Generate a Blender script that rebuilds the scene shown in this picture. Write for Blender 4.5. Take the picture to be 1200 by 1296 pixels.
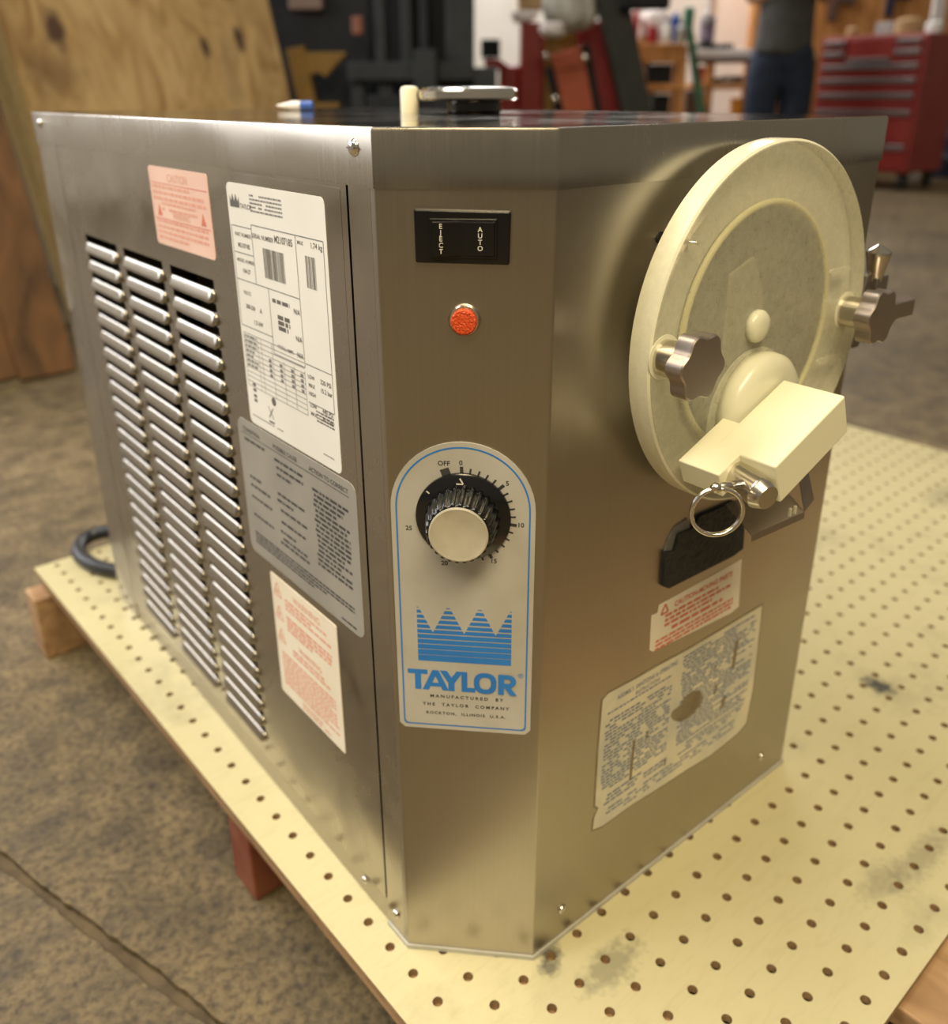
import bpy, bmesh, math, random
from mathutils import Vector, Matrix
from math import sin, cos, pi, radians

for o in list(bpy.data.objects):
    bpy.data.objects.remove(o, do_unlink=True)
SC = bpy.context.scene
COL = SC.collection
IN = 0.0254
FLOOR = 4.2            # top of the pegboard stands this many inches above the floor

# ------------------------------------------------------------------ camera
CR = [[0.751748, -0.659442, -0.003383], [-0.251166, -0.281573, -0.926084], [0.609747, 0.697031, -0.377301]]
CC = (-9.096, -12.8438, 20.8741)          # inches, pegboard frame
FPX, CYPX = 1104.228, 569.19


def W(x, y, z):
    """pegboard frame in inches -> world metres"""
    return Vector((x * IN, y * IN, (z + FLOOR) * IN))


cam_d = bpy.data.cameras.new('camera')
cam = bpy.data.objects.new('camera', cam_d)
COL.objects.link(cam)
right, down, fwd = [Vector(r).normalized() for r in CR]
m = Matrix((right, -down, -fwd)).transposed().to_4x4()
m.translation = W(*CC)
cam.matrix_world = m
cam_d.sensor_fit = 'HORIZONTAL'
cam_d.sensor_width = 36.0
cam_d.lens = FPX / 1200.0 * 36.0
cam_d.shift_y = (CYPX - 648.0) / 1200.0
cam_d.clip_start = 0.02
cam_d.dof.use_dof = True
cam_d.dof.focus_distance = 17.0 * IN
cam_d.dof.aperture_fstop = 7.0
SC.camera = cam

FC = Vector((fwd.x, fwd.y, 0)).normalized()      # horizontal view direction
FR = Vector((FC.y, -FC.x, 0))                    # horizontal right


def pix(px, py, L):
    """pixel at horizontal depth L (inches) -> (sideways, height above the floor) in inches"""
    r = right * ((px - 600) / FPX) + down * ((py - CYPX) / FPX) + fwd
    t = L / r.dot(FC)
    return t * r.dot(FR), CC[2] + t * r.z + FLOOR


def G(u, w, z):
    """shop frame (sideways, depth from the camera, height over the floor; inches) -> world metres"""
    p = Vector((CC[0], CC[1], 0)) + FR * u + FC * w
    return Vector((p.x * IN, p.y * IN, z * IN))


# ------------------------------------------------------------------ light
SC.view_settings.view_transform = 'Standard'
SC.view_settings.look = 'None'
SC.view_settings.gamma = 1.0
SC.view_settings.use_curve_mapping = False
SC.view_settings.exposure = -0.25
wd = bpy.data.worlds.new('world')
SC.world = wd
wd.use_nodes = True
bg = wd.node_tree.nodes['Background']
bg.inputs[0].default_value = (0.86, 0.75, 0.56, 1)
bg.inputs[1].default_value = 0.30


def area(name, pos, target, sx, sy, power, color):
    d = bpy.data.lights.new(name, 'AREA')
    d.shape = 'RECTANGLE'
    d.size, d.size_y = sx * IN, sy * IN
    d.energy = power
    d.color = color
    o = bpy.data.objects.new(name, d)
    COL.objects.link(o)
    o.location = pos
    o.rotation_euler = (target - pos).to_track_quat('-Z', 'Y').to_euler()
    return o


WARM = (1.0, 0.82, 0.50)
# daylight through the openings of the shop, each standing in the plane of its wall
area('window_left_offscreen', W(-95, 205, 106), W(-47, 107, 106), 170, 106, 260, (0.95, 0.96, 1.0))
area('window_back_offscreen', G(120, 343, 125), G(120, 0, 125), 300, 60, 420, (0.93, 0.955, 1.0))
# ceiling lamps, shining straight down
area('lamp_left_offscreen', W(-62, 42, 140), W(-62, 42, 0), 120, 48, 185, (1.0, 0.95, 0.86))
area('lamp_near_offscreen', W(-50, -62, 125), W(-50, -62, 0), 110, 40, 225, WARM)
area('lamp_back_offscreen', G(20, 285, 150), G(20, 285, 0), 260, 40, 300, (1.0, 0.95, 0.88))


# ------------------------------------------------------------------ materials
def sock(n, *names):
    for k in names:
        if k in n.inputs:
            return n.inputs[k]


def mat(name, col, rough=0.5, metal=0.0, col2=None, scale=20.0, bump=0.0, bscale=None, stretch=None,
        rvar=0.0, spec=None, detail=4.0, lo=0.35, hi=0.65, emit=None, coat=0.0):
    M = bpy.data.materials.new(name)
    M.use_nodes = True
    nt = M.node_tree
    b = nt.nodes['Principled BSDF']
    b.inputs['Base Color'].default_value = (*col, 1)
    b.inputs['Roughness'].default_value = rough
    b.inputs['Metallic'].default_value = metal
    if spec is not None:
        b.inputs['Specular IOR Level'].default_value = spec
    if coat:
        b.inputs['Coat Weight'].default_value = coat
    if emit:
        b.inputs['Emission Color'].default_value = (*emit[:3], 1)
        b.inputs['Emission Strength'].default_value = emit[3]
    if col2 or bump or rvar:
        tc = nt.nodes.new('ShaderNodeTexCoord')
        mp = nt.nodes.new('ShaderNodeMapping')
        nt.links.new(tc.outputs['Object'], mp.inputs[0])
        if stretch:
            mp.inputs['Scale'].default_value = stretch
        nz = nt.nodes.new('ShaderNodeTexNoise')
        nz.inputs['Scale'].default_value = scale
        nz.inputs['Detail'].default_value = detail
        nt.links.new(mp.outputs[0], nz.inputs['Vector'])
        if col2:
            cr = nt.nodes.new('ShaderNodeValToRGB')
            cr.color_ramp.elements[0].position = lo
            cr.color_ramp.elements[1].position = hi
            cr.color_ramp.elements[0].color = (*col, 1)
            cr.color_ramp.elements[1].color = (*col2, 1)
            nt.links.new(nz.outputs[0], cr.inputs[0])
            nt.links.new(cr.outputs[0], b.inputs['Base Color'])
        if rvar:
            mr = nt.nodes.new('ShaderNodeMapRange')
            mr.inputs['To Min'].default_value = max(0.02, rough - rvar)
            mr.inputs['To Max'].default_value = min(1, rough + rvar)
            nt.links.new(nz.outputs[0], mr.inputs[0])
            nt.links.new(mr.outputs[0], b.inputs['Roughness'])
        if bump:
            bn = nt.nodes.new('ShaderNodeBump')
            bn.inputs['Strength'].default_value = bump
            bn.inputs['Distance'].default_value = 0.002
            src = nz
            if bscale:
                src = nt.nodes.new('ShaderNodeTexNoise')
                src.inputs['Scale'].default_value = bscale
                src.inputs['Detail'].default_value = detail
                nt.links.new(mp.outputs[0], src.inputs['Vector'])
            nt.links.new(src.outputs[0], bn.inputs['Height'])
            nt.links.new(bn.outputs[0], b.inputs['Normal'])
    return M


def steel_mat(name, col, rough, fine=0.10, smudge=0.10, aniso=0.35):
    """brushed stainless: vertical grain in the roughness and colour, soft hand smudges"""
    M = bpy.data.materials.new(name)
    M.use_nodes = True
    nt = M.node_tree
    N, L = nt.nodes, nt.links
    b = N['Principled BSDF']
    b.inputs['Metallic'].default_value = 1.0
    tc = N.new('ShaderNodeTexCoord')
    mp = N.new('ShaderNodeMapping')
    mp.inputs['Scale'].default_value = (900, 900, 9)
    L.new(tc.outputs['Object'], mp.inputs[0])
    g = N.new('ShaderNodeTexNoise')
    g.inputs['Scale'].default_value = 1.0
    g.inputs['Detail'].default_value = 2.0
    L.new(mp.outputs[0], g.inputs['Vector'])
    s = N.new('ShaderNodeTexNoise')
    s.inputs['Scale'].default_value = 9.0
    s.inputs['Detail'].default_value = 5.0
    s.inputs['Distortion'].default_value = 0.6
    L.new(tc.outputs['Object'], s.inputs['Vector'])
    a = N.new('ShaderNodeMapRange')
    a.inputs['To Min'].default_value = rough - fine
    a.inputs['To Max'].default_value = rough + fine
    L.new(g.outputs[0], a.inputs[0])
    c = N.new('ShaderNodeMapRange')
    c.inputs['From Min'].default_value = 0.35
    c.inputs['From Max'].default_value = 0.75
    c.inputs['To Min'].default_value = -smudge * 0.4
    c.inputs['To Max'].default_value = smudge
    L.new(s.outputs[0], c.inputs[0])
    ad = N.new('ShaderNodeMath')
    ad.operation = 'ADD'
    L.new(a.outputs[0], ad.inputs[0])
    L.new(c.outputs[0], ad.inputs[1])
    L.new(ad.outputs[0], b.inputs['Roughness'])
    cr = N.new('ShaderNodeValToRGB')
    cr.color_ramp.elements[0].color = (*[k * 0.95 for k in col], 1)
    cr.color_ramp.elements[1].color = (*[min(1, k * 1.05) for k in col], 1)
    L.new(g.outputs[0], cr.inputs[0])
    L.new(cr.outputs[0], b.inputs['Base Color'])
    b.inputs['Anisotropic'].default_value = aniso
    return M


M = {}
M['steel'] = steel_mat('brushed_steel', (0.42, 0.385, 0.33), 0.35, 0.03, 0.07)
M['steel_left'] = steel_mat('smudged_steel', (0.42, 0.385, 0.33), 0.19, 0.03, 0.30)
M['steel_top'] = steel_mat('lid_steel', (0.42, 0.385, 0.33), 0.27, 0.04, 0.12)
M['steel_mirror'] = steel_mat('lid_top_steel', (0.42, 0.385, 0.33), 0.085, 0.02, 0.05, 0.0)
M['louver'] = mat('louver_steel', (0.42, 0.385, 0.33), 0.24, 1.0, rvar=0.05, scale=40)
M['chrome'] = mat('polished_steel', (0.72, 0.68, 0.62), 0.16, 1.0, rvar=0.06, scale=60)
M['satin'] = mat('satin_steel', (0.42, 0.37, 0.34), 0.40, 1.0, rvar=0.08, scale=80, bump=0.04)
M['pin'] = mat('turned_steel', (0.66, 0.62, 0.54), 0.22, 1.0, rvar=0.06, scale=120)
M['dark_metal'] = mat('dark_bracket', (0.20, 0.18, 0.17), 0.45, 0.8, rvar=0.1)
M['gloss_black'] = mat('gloss_black', (0.006, 0.006, 0.007), 0.16, rvar=0.05, scale=50)
M['matt_black'] = mat('matt_black', (0.012, 0.012, 0.012), 0.55, rvar=0.1, scale=200, bump=0.1)
M['foam'] = mat('black_foam', (0.006, 0.006, 0.007), 0.75, col2=(0.02, 0.021, 0.022), scale=260, bump=0.9, bscale=300)
M['rubber'] = mat('black_rubber', (0.012, 0.013, 0.016), 0.42, rvar=0.1, scale=60)
M['paper'] = mat('white_label', (0.80, 0.79, 0.76), 0.42, col2=(0.74, 0.73, 0.69), scale=14)
M['grey_label'] = mat('grey_label', (0.34, 0.33, 0.31), 0.38, 0.35, col2=(0.40, 0.39, 0.36), scale=20)
M['pink_paper'] = mat('pink_label', (0.80, 0.56, 0.47), 0.5, col2=(0.74, 0.48, 0.40), scale=18)
M['red_paper'] = mat('red_print_label', (0.78, 0.72, 0.60), 0.5, col2=(0.72, 0.65, 0.52), scale=18)
M['old_paper'] = mat('worn_label', (0.62, 0.57, 0.42), 0.5, col2=(0.45, 0.44, 0.37), scale=26, detail=8)
M['glue'] = mat('torn_label_glue', (0.20, 0.16, 0.10), 0.5, 0.5, col2=(0.27, 0.23, 0.15), scale=60)
M['ink_black'] = mat('black_ink', (0.03, 0.03, 0.032), 0.6, col2=(0.05, 0.05, 0.05), scale=50)
M['ink_grey'] = mat('grey_ink', (0.16, 0.16, 0.16), 0.6, col2=(0.2, 0.2, 0.2), scale=50)
M['ink_dark'] = mat('dark_ink', (0.10, 0.095, 0.085), 0.6, col2=(0.13, 0.12, 0.11), scale=50)
M['ink_red'] = mat('red_ink', (0.55, 0.12, 0.08), 0.6, col2=(0.62, 0.17, 0.11), scale=50)
M['ink_pale_red'] = mat('pale_red_ink', (0.66, 0.30, 0.22), 0.6, col2=(0.7, 0.36, 0.27), scale=50)
M['ink_blue'] = mat('blue_ink', (0.02, 0.16, 0.52), 0.45, col2=(0.025, 0.19, 0.58), scale=40)
M['ink_navy'] = mat('navy_ink', (0.10, 0.14, 0.24), 0.6, col2=(0.16, 0.18, 0.22), scale=50)
M['ink_white'] = mat('white_ink', (0.62, 0.60, 0.52), 0.5, col2=(0.7, 0.68, 0.6), scale=50)
M['badge'] = mat('badge_plate', (0.52, 0.51, 0.48), 0.40, 0.2, col2=(0.45, 0.435, 0.39), scale=24, detail=6)
M['knob_cap'] = mat('knob_cap', (0.66, 0.63, 0.53), 0.32, 0.45, col2=(0.56, 0.53, 0.43), scale=70, rvar=0.12)
M['lens_red'] = mat('red_lens', (0.55, 0.05, 0.010), 0.2, col2=(0.66, 0.085, 0.014), scale=900, bump=0.6, bscale=900)
M['white_plastic'] = mat('ivory_plastic', (0.74, 0.72, 0.54), 0.36, col2=(0.76, 0.74, 0.56), scale=8, coat=0.1)
M['dome_plastic'] = mat('pale_plastic', (0.66, 0.65, 0.50), 0.28, col2=(0.69, 0.67, 0.53), scale=8, coat=0.15)
M['gasket'] = mat('yellow_gasket', (0.55, 0.51, 0.26), 0.45, col2=(0.6, 0.56, 0.3), scale=20)
M['post_plastic'] = mat('cream_post', (0.74, 0.70, 0.54), 0.4, col2=(0.7, 0.66, 0.48), scale=20)
M['baffle'] = mat('steel_baffle', (0.085, 0.085, 0.06), 0.5, 0.3, col2=(0.14, 0.135, 0.095), scale=60, detail=8)
M['blade'] = mat('dasher_plastic', (0.20, 0.185, 0.135), 0.5, col2=(0.23, 0.21, 0.15), scale=40)


def hazy(name, col, alpha, rough, sc=230.0, var=0.06):
    """cloudy, scratched translucent plastic"""
    K = bpy.data.materials.new(name)
    K.use_nodes = True
    nt = K.node_tree
    N, L = nt.nodes, nt.links
    b = N['Principled BSDF']
    b.inputs['Base Color'].default_value = (*col, 1)
    b.inputs['Roughness'].default_value = rough
    b.inputs['Subsurface Weight'].default_value = 0.0
    tc = N.new('ShaderNodeTexCoord')
    nz = N.new('ShaderNodeTexNoise')
    nz.inputs['Scale'].default_value = sc
    nz.inputs['Detail'].default_value = 8
    nz.inputs['Roughness'].default_value = 0.7
    L.new(tc.outputs['Object'], nz.inputs['Vector'])
    mr = N.new('ShaderNodeMapRange')
    mr.inputs['From Min'].default_value = 0.3
    mr.inputs['From Max'].default_value = 0.7
    mr.inputs['To Min'].default_value = max(0, alpha - var)
    mr.inputs['To Max'].default_value = min(1, alpha + var)
    L.new(nz.outputs[0], mr.inputs[0])
    L.new(mr.outputs[0], b.inputs['Alpha'])
    return K


M['door_face'] = hazy('hazy_door_face', (0.79, 0.775, 0.61), 0.34, 0.28)
M['door_rim'] = hazy('hazy_door_rim', (0.79, 0.775, 0.61), 0.82, 0.20)
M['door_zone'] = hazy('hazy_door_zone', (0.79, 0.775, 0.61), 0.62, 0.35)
M['clear'] = hazy('smoky_clear_plastic', (0.20, 0.17, 0.15), 0.55, 0.10)


def pegboard_mat():
    K = mat('pegboard_white', (0.70, 0.665, 0.50), 0.34)
    nt = K.node_tree
    N, L = nt.nodes, nt.links
    b = N['Principled BSDF']
    tc = N.new('ShaderNodeTexCoord')
    n1 = N.new('ShaderNodeTexNoise')
    n1.inputs['Scale'].default_value = 7
    n1.inputs['Detail'].default_value = 8
    n1.inputs['Roughness'].default_value = 0.65
    n2 = N.new('ShaderNodeTexNoise')
    n2.inputs['Scale'].default_value = 34
    n2.inputs['Detail'].default_value = 6
    n2.inputs['Distortion'].default_value = 1.0
    mp = N.new('ShaderNodeMapping')
    mp.inputs['Rotation'].default_value = (0, 0, 0.6)
    mp.inputs['Scale'].default_value = (1, 5, 1)
    L.new(tc.outputs['Object'], mp.inputs[0])
    L.new(tc.outputs['Object'], n1.inputs['Vector'])
    L.new(mp.outputs[0], n2.inputs['Vector'])
    c1 = N.new('ShaderNodeValToRGB')
    e = c1.color_ramp.elements
    e[0].position, e[0].color = 0.26, (0.30, 0.275, 0.175, 1)
    e[1].position, e[1].color = 0.46, (0.475, 0.435, 0.265, 1)
    L.new(n1.outputs[0], c1.inputs[0])
    c2 = N.new('ShaderNodeValToRGB')
    e = c2.color_ramp.elements
    e[0].position, e[0].color = 0.25, (0.93, 0.92, 0.90, 1)
    e[1].position, e[1].color = 0.5, (1, 1, 1, 1)
    L.new(n2.outputs[0], c2.inputs[0])
    mx = N.new('ShaderNodeMix')
    mx.data_type = 'RGBA'
    mx.blend_type = 'MULTIPLY'
    mx.inputs[0].default_value = 1.0
    L.new(c1.outputs[0], mx.inputs[6])
    L.new(c2.outputs[0], mx.inputs[7])
    L.new(mx.outputs[2], b.inputs['Base Color'])
    return K


M['peg'] = pegboard_mat()
M['peg_edge'] = mat('hardboard_brown', (0.22, 0.135, 0.058), 0.8, col2=(0.28, 0.18, 0.085), scale=120)


def concrete_mat():
    K = mat('concrete', (0.2, 0.16, 0.11), 0.8)
    nt = K.node_tree
    N, L = nt.nodes, nt.links
    b = N['Principled BSDF']
    tc = N.new('ShaderNodeTexCoord')
    out = []
    for sc, det, p0, c0, p1, c1 in ((1.1, 6, 0.32, (0.078, 0.058, 0.027), 0.66, (0.190, 0.145, 0.078)),
                                    (20, 12, 0.34, (0.36, 0.33, 0.28), 0.62, (1.25, 1.22, 1.15)),
                                    (140, 10, 0.33, (0.22, 0.19, 0.15), 0.56, (1.2, 1.2, 1.2))):
        n = N.new('ShaderNodeTexNoise')
        n.inputs['Scale'].default_value = sc
        n.inputs['Detail'].default_value = det
        n.inputs['Roughness'].default_value = 0.62
        L.new(tc.outputs['Object'], n.inputs['Vector'])
        c = N.new('ShaderNodeValToRGB')
        e = c.color_ramp.elements
        e[0].position, e[0].color = p0, (*c0, 1)
        e[1].position, e[1].color = p1, (*c1, 1)
        L.new(n.outputs[0], c.inputs[0])
        out.append((n, c))
    cur = out[0][1].outputs[0]
    for n, c in out[1:]:
        mx = N.new('ShaderNodeMix')
        mx.data_type = 'RGBA'
        mx.blend_type = 'MULTIPLY'
        mx.inputs[0].default_value = 0.8
        L.new(cur, mx.inputs[6])
        L.new(c.outputs[0], mx.inputs[7])
        cur = mx.outputs[2]
    L.new(cur, b.inputs['Base Color'])
    bn = N.new('ShaderNodeBump')
    bn.inputs['Strength'].default_value = 0.35
    bn.inputs['Distance'].default_value = 0.004
    L.new(out[2][0].outputs[0], bn.inputs['Height'])
    L.new(bn.outputs[0], b.inputs['Normal'])
    mr = N.new('ShaderNodeMapRange')
    mr.inputs['To Min'].default_value = 0.45
    mr.inputs['To Max'].default_value = 0.85
    L.new(out[1][0].outputs[0], mr.inputs[0])
    L.new(mr.outputs[0], b.inputs['Roughness'])
    return K


M['concrete'] = concrete_mat()
M['joint_dirt'] = mat('joint_dirt', (0.055, 0.038, 0.019), 0.9, col2=(0.10, 0.072, 0.038), scale=40)


def plywood_mat(name, c0, c1, knots=True, sc=(1.0, 1.0, 0.35)):
    K = mat(name, c0, 0.6)
    nt = K.node_tree
    N, L = nt.nodes, nt.links
    b = N['Principled BSDF']
    tc = N.new('ShaderNodeTexCoord')
    mp = N.new('ShaderNodeMapping')
    mp.inputs['Scale'].default_value = sc
    L.new(tc.outputs['Object'], mp.inputs[0])
    w = N.new('ShaderNodeTexNoise')
    w.inputs['Scale'].default_value = 7
    w.inputs['Detail'].default_value = 5
    w.inputs['Distortion'].default_value = 2.2
    L.new(mp.outputs[0], w.inputs['Vector'])
    c = N.new('ShaderNodeValToRGB')
    e = c.color_ramp.elements
    e[0].position, e[0].color = 0.3, (*c0, 1)
    e[1].position, e[1].color = 0.62, (*c1, 1)
    L.new(w.outputs[0], c.inputs[0])
    cur = c.outputs[0]
    if knots:
        v = N.new('ShaderNodeTexVoronoi')
        v.inputs['Scale'].default_value = 3.4
        mk = N.new('ShaderNodeMapping')
        mk.inputs['Scale'].default_value = (1.0, 1.0, 0.55)
        L.new(tc.outputs['Object'], mk.inputs[0])
        L.new(mk.outputs[0], v.inputs['Vector'])
        k = N.new('ShaderNodeValToRGB')
        e = k.color_ramp.elements
        e[0].position, e[0].color = 0.06, (0.22, 0.13, 0.09, 1)
        e[1].position, e[1].color = 0.14, (1, 1, 1, 1)
        L.new(v.outputs['Distance'], k.inputs[0])
        mx = N.new('ShaderNodeMix')
        mx.data_type = 'RGBA'
        mx.blend_type = 'MULTIPLY'
        mx.inputs[0].default_value = 0.9
        L.new(cur, mx.inputs[6])
        L.new(k.outputs[0], mx.inputs[7])
        cur = mx.outputs[2]
    L.new(cur, b.inputs['Base Color'])
    return K


def spots(K, pts, colr, noise=12.0):
    """darken a material round given places: (x, y, z, rx, ry, rz, strength), metres in object space"""
    nt = K.node_tree
    N, L = nt.nodes, nt.links
    b = N['Principled BSDF']
    cur = b.inputs['Base Color'].links[0].from_socket
    tc = N.new('ShaderNodeTexCoord')
    nz = N.new('ShaderNodeTexNoise')
    nz.inputs['Scale'].default_value = noise
    nz.inputs['Detail'].default_value = 6
    L.new(tc.outputs['Object'], nz.inputs['Vector'])
    for x, y, z, rx, ry, rz, st in pts:
        mp = N.new('ShaderNodeMapping')
        mp.vector_type = 'TEXTURE'
        mp.inputs['Location'].default_value = (x, y, z)
        mp.inputs['Scale'].default_value = (rx, ry, rz)
        L.new(tc.outputs['Object'], mp.inputs[0])
        ln = N.new('ShaderNodeVectorMath')
        ln.operation = 'LENGTH'
        L.new(mp.outputs[0], ln.inputs[0])
        ad = N.new('ShaderNodeMath')
        ad.operation = 'MULTIPLY_ADD'
        ad.inputs[1].default_value = 1.6
        L.new(nz.outputs[0], ad.inputs[0])
        L.new(ln.outputs['Value'], ad.inputs[2])
        mr = N.new('ShaderNodeMapRange')
        mr.inputs['From Min'].default_value = 1.2
        mr.inputs['From Max'].default_value = 1.9
        mr.inputs['To Min'].default_value = st
        mr.inputs['To Max'].default_value = 0.0
        L.new(ad.outputs[0], mr.inputs[0])
        mx = N.new('ShaderNodeMix')
        mx.data_type = 'RGBA'
        L.new(mr.outputs[0], mx.inputs[0])
        L.new(cur, mx.inputs[6])
        mx.inputs[7].default_value = (*colr, 1)
        cur = mx.outputs[2]
    L.new(cur, b.inputs['Base Color'])


M['ply'] = plywood_mat('pine_plywood', (0.38, 0.225, 0.085), (0.68, 0.49, 0.24), False, (1.0, 1.0, 0.4))
spots(M['ply'], [(.714, 2.627, .822, .04, .04, .065, .97), (1.302, 2.87, .7945, .025, .025, .035, .95), (1.479, 2.953, .8345, .028, .028, .06, .97),
                 (.69, 2.59, .70, .12, .12, .10, .35), (1.40, 2.9, .70, .06, .06, .2, .3)], (0.10, 0.055, 0.04), 18.0)
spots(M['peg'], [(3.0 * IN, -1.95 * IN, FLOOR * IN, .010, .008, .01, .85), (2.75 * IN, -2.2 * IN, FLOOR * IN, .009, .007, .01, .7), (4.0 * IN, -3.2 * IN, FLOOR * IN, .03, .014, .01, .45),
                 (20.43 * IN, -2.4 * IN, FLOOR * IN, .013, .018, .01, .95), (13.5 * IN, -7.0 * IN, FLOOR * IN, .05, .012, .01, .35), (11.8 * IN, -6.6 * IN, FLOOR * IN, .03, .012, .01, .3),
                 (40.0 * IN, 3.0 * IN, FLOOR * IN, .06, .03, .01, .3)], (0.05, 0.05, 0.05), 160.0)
M['ply_edge'] = mat('plywood_edge', (0.40, 0.31, 0.16), 0.7, col2=(0.50, 0.40, 0.22), scale=160, stretch=(1, 1, 0.1))
M['brown_wood'] = plywood_mat('stained_plywood', (0.055, 0.025, 0.008), (0.15, 0.07, 0.022), False)
M['pallet_wood'] = plywood_mat('pallet_wood', (0.20, 0.11, 0.05), (0.40, 0.25, 0.13), False, (3, 0.5, 3))
M['pallet_red'] = mat('red_painted_wood', (0.16, 0.030, 0.014), 0.7, col2=(0.20, 0.065, 0.03), scale=30)
M['orange_wood'] = plywood_mat('varnished_pine', (0.42, 0.17, 0.045), (0.60, 0.28, 0.09), False)
M['wall_white'] = mat('white_wall', (0.78, 0.75, 0.70), 0.8, col2=(0.72, 0.69, 0.64), scale=3)
M['shop_black'] = mat('machine_black', (0.014, 0.016, 0.018), 0.6, col2=(0.02, 0.022, 0.025), scale=8, spec=.25)
M['shop_dark'] = mat('machine_dark_grey', (0.026, 0.030, 0.032), 0.6, col2=(0.034, 0.038, 0.040), scale=8, spec=.25)
M['mustard'] = mat('mustard_paint', (0.20, 0.105, 0.012), 0.5, col2=(0.25, 0.135, 0.018), scale=10)
M['tan'] = mat('cardboard_tan', (0.40, 0.26, 0.12), 0.7, col2=(0.45, 0.30, 0.15), scale=10)
M['pinktan'] = mat('tan_placard', (0.20, 0.14, 0.12), 0.6, col2=(0.25, 0.17, 0.145), scale=12)
M['lamp_red'] = mat('tail_lamp_red', (0.22, 0.075, 0.05), 0.4, col2=(0.26, 0.09, 0.06), scale=20)
M['red_paint'] = mat('red_paint', (0.24, 0.009, 0.010), 0.40, col2=(0.29, 0.015, 0.013), scale=6)
M['red_dark'] = mat('dark_red_paint', (0.20, 0.008, 0.010), 0.42, col2=(0.25, 0.012, 0.012), scale=6)
M['red_orange'] = mat('faded_red_paint', (0.44, 0.085, 0.035), 0.5, col2=(0.50, 0.11, 0.045), scale=6)
M['red_chest'] = mat('tool_chest_red', (0.235, 0.022, 0.020), 0.40, col2=(0.28, 0.034, 0.028), scale=5)
M['trim_grey'] = mat('drawer_trim', (0.22, 0.19, 0.19), 0.35, 0.6, rvar=0.05)
M['beam_green'] = mat('dark_green_steel', (0.022, 0.025, 0.021), 0.6, col2=(0.030, 0.034, 0.028), scale=9)
M['cloth_grey'] = mat('grey_canvas', (0.46, 0.45, 0.41), 0.9, col2=(0.54, 0.53, 0.49), scale=12, bump=0.2)
M['cloth_white'] = mat('white_cloth', (0.74, 0.68, 0.68), 0.9, col2=(0.80, 0.75, 0.75), scale=12)
M['plastic_white'] = mat('white_plastic', (0.75, 0.74, 0.74), 0.4, col2=(0.8, 0.79, 0.79), scale=10)
M['plastic_blue'] = mat('blue_plastic', (0.02, 0.08, 0.36), 0.4, col2=(0.03, 0.10, 0.42), scale=10)
M['plastic_green'] = mat('green_paint', (0.03, 0.14, 0.08), 0.45, col2=(0.04, 0.18, 0.10), scale=10)
M['plastic_orange'] = mat('orange_plastic', (0.55, 0.20, 0.02), 0.45, col2=(0.6, 0.24, 0.03), scale=10)
M['plastic_grey'] = mat('grey_plastic', (0.33, 0.33, 0.33), 0.45, col2=(0.38, 0.38, 0.38), scale=10)
M['plum'] = mat('plum_plastic', (0.14, 0.11, 0.18), 0.45, col2=(0.24, 0.2, 0.28), scale=20)
M['crimson'] = mat('crimson_plastic', (0.42, 0.03, 0.05), 0.45, col2=(0.5, 0.05, 0.07), scale=10)
M['brown_box'] = mat('dark_brown_box', (0.10, 0.055, 0.04), 0.7, col2=(0.13, 0.07, 0.05), scale=10)
M['navy'] = mat('navy_drum_paint', (0.015, 0.02, 0.05), 0.5, col2=(0.02, 0.03, 0.07), scale=10)
M['skin'] = mat('skin', (0.44, 0.24, 0.16), 0.55, col2=(0.48, 0.27, 0.18), scale=30)
M['hair'] = mat('dark_hair', (0.03, 0.02, 0.015), 0.7, col2=(0.05, 0.035, 0.025), scale=60)
M['shirt'] = mat('charcoal_shirt', (0.062, 0.062, 0.064), 0.9, col2=(0.085, 0.085, 0.087), scale=14, bump=0.3)
M['denim'] = mat('navy_denim', (0.010, 0.018, 0.040), 0.9, col2=(0.020, 0.034, 0.064), scale=12, bump=0.3)
M['boot'] = mat('brown_boot', (0.06, 0.035, 0.02), 0.6, col2=(0.08, 0.05, 0.03), scale=20)
M['caster'] = mat('caster_rubber', (0.015, 0.015, 0.015), 0.6, col2=(0.02, 0.02, 0.02), scale=20)
M['seal'] = mat('grey_edge_seal', (0.34, 0.33, 0.29), 0.45, col2=(0.40, 0.39, 0.34), scale=40)


# ------------------------------------------------------------------ mesh helpers
class Frame:
    """flat working frame: s along u, v along w, o out along n; inches in, metres out"""

    def __init__(self, o, u, w, n):
        self.o, self.u, self.w, self.n = [Vector(k) for k in (o, u, w, n)]

    def P(self, s, v, o=0.0):
        return (self.o + self.u * s + self.w * v + self.n * o) * IN


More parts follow.
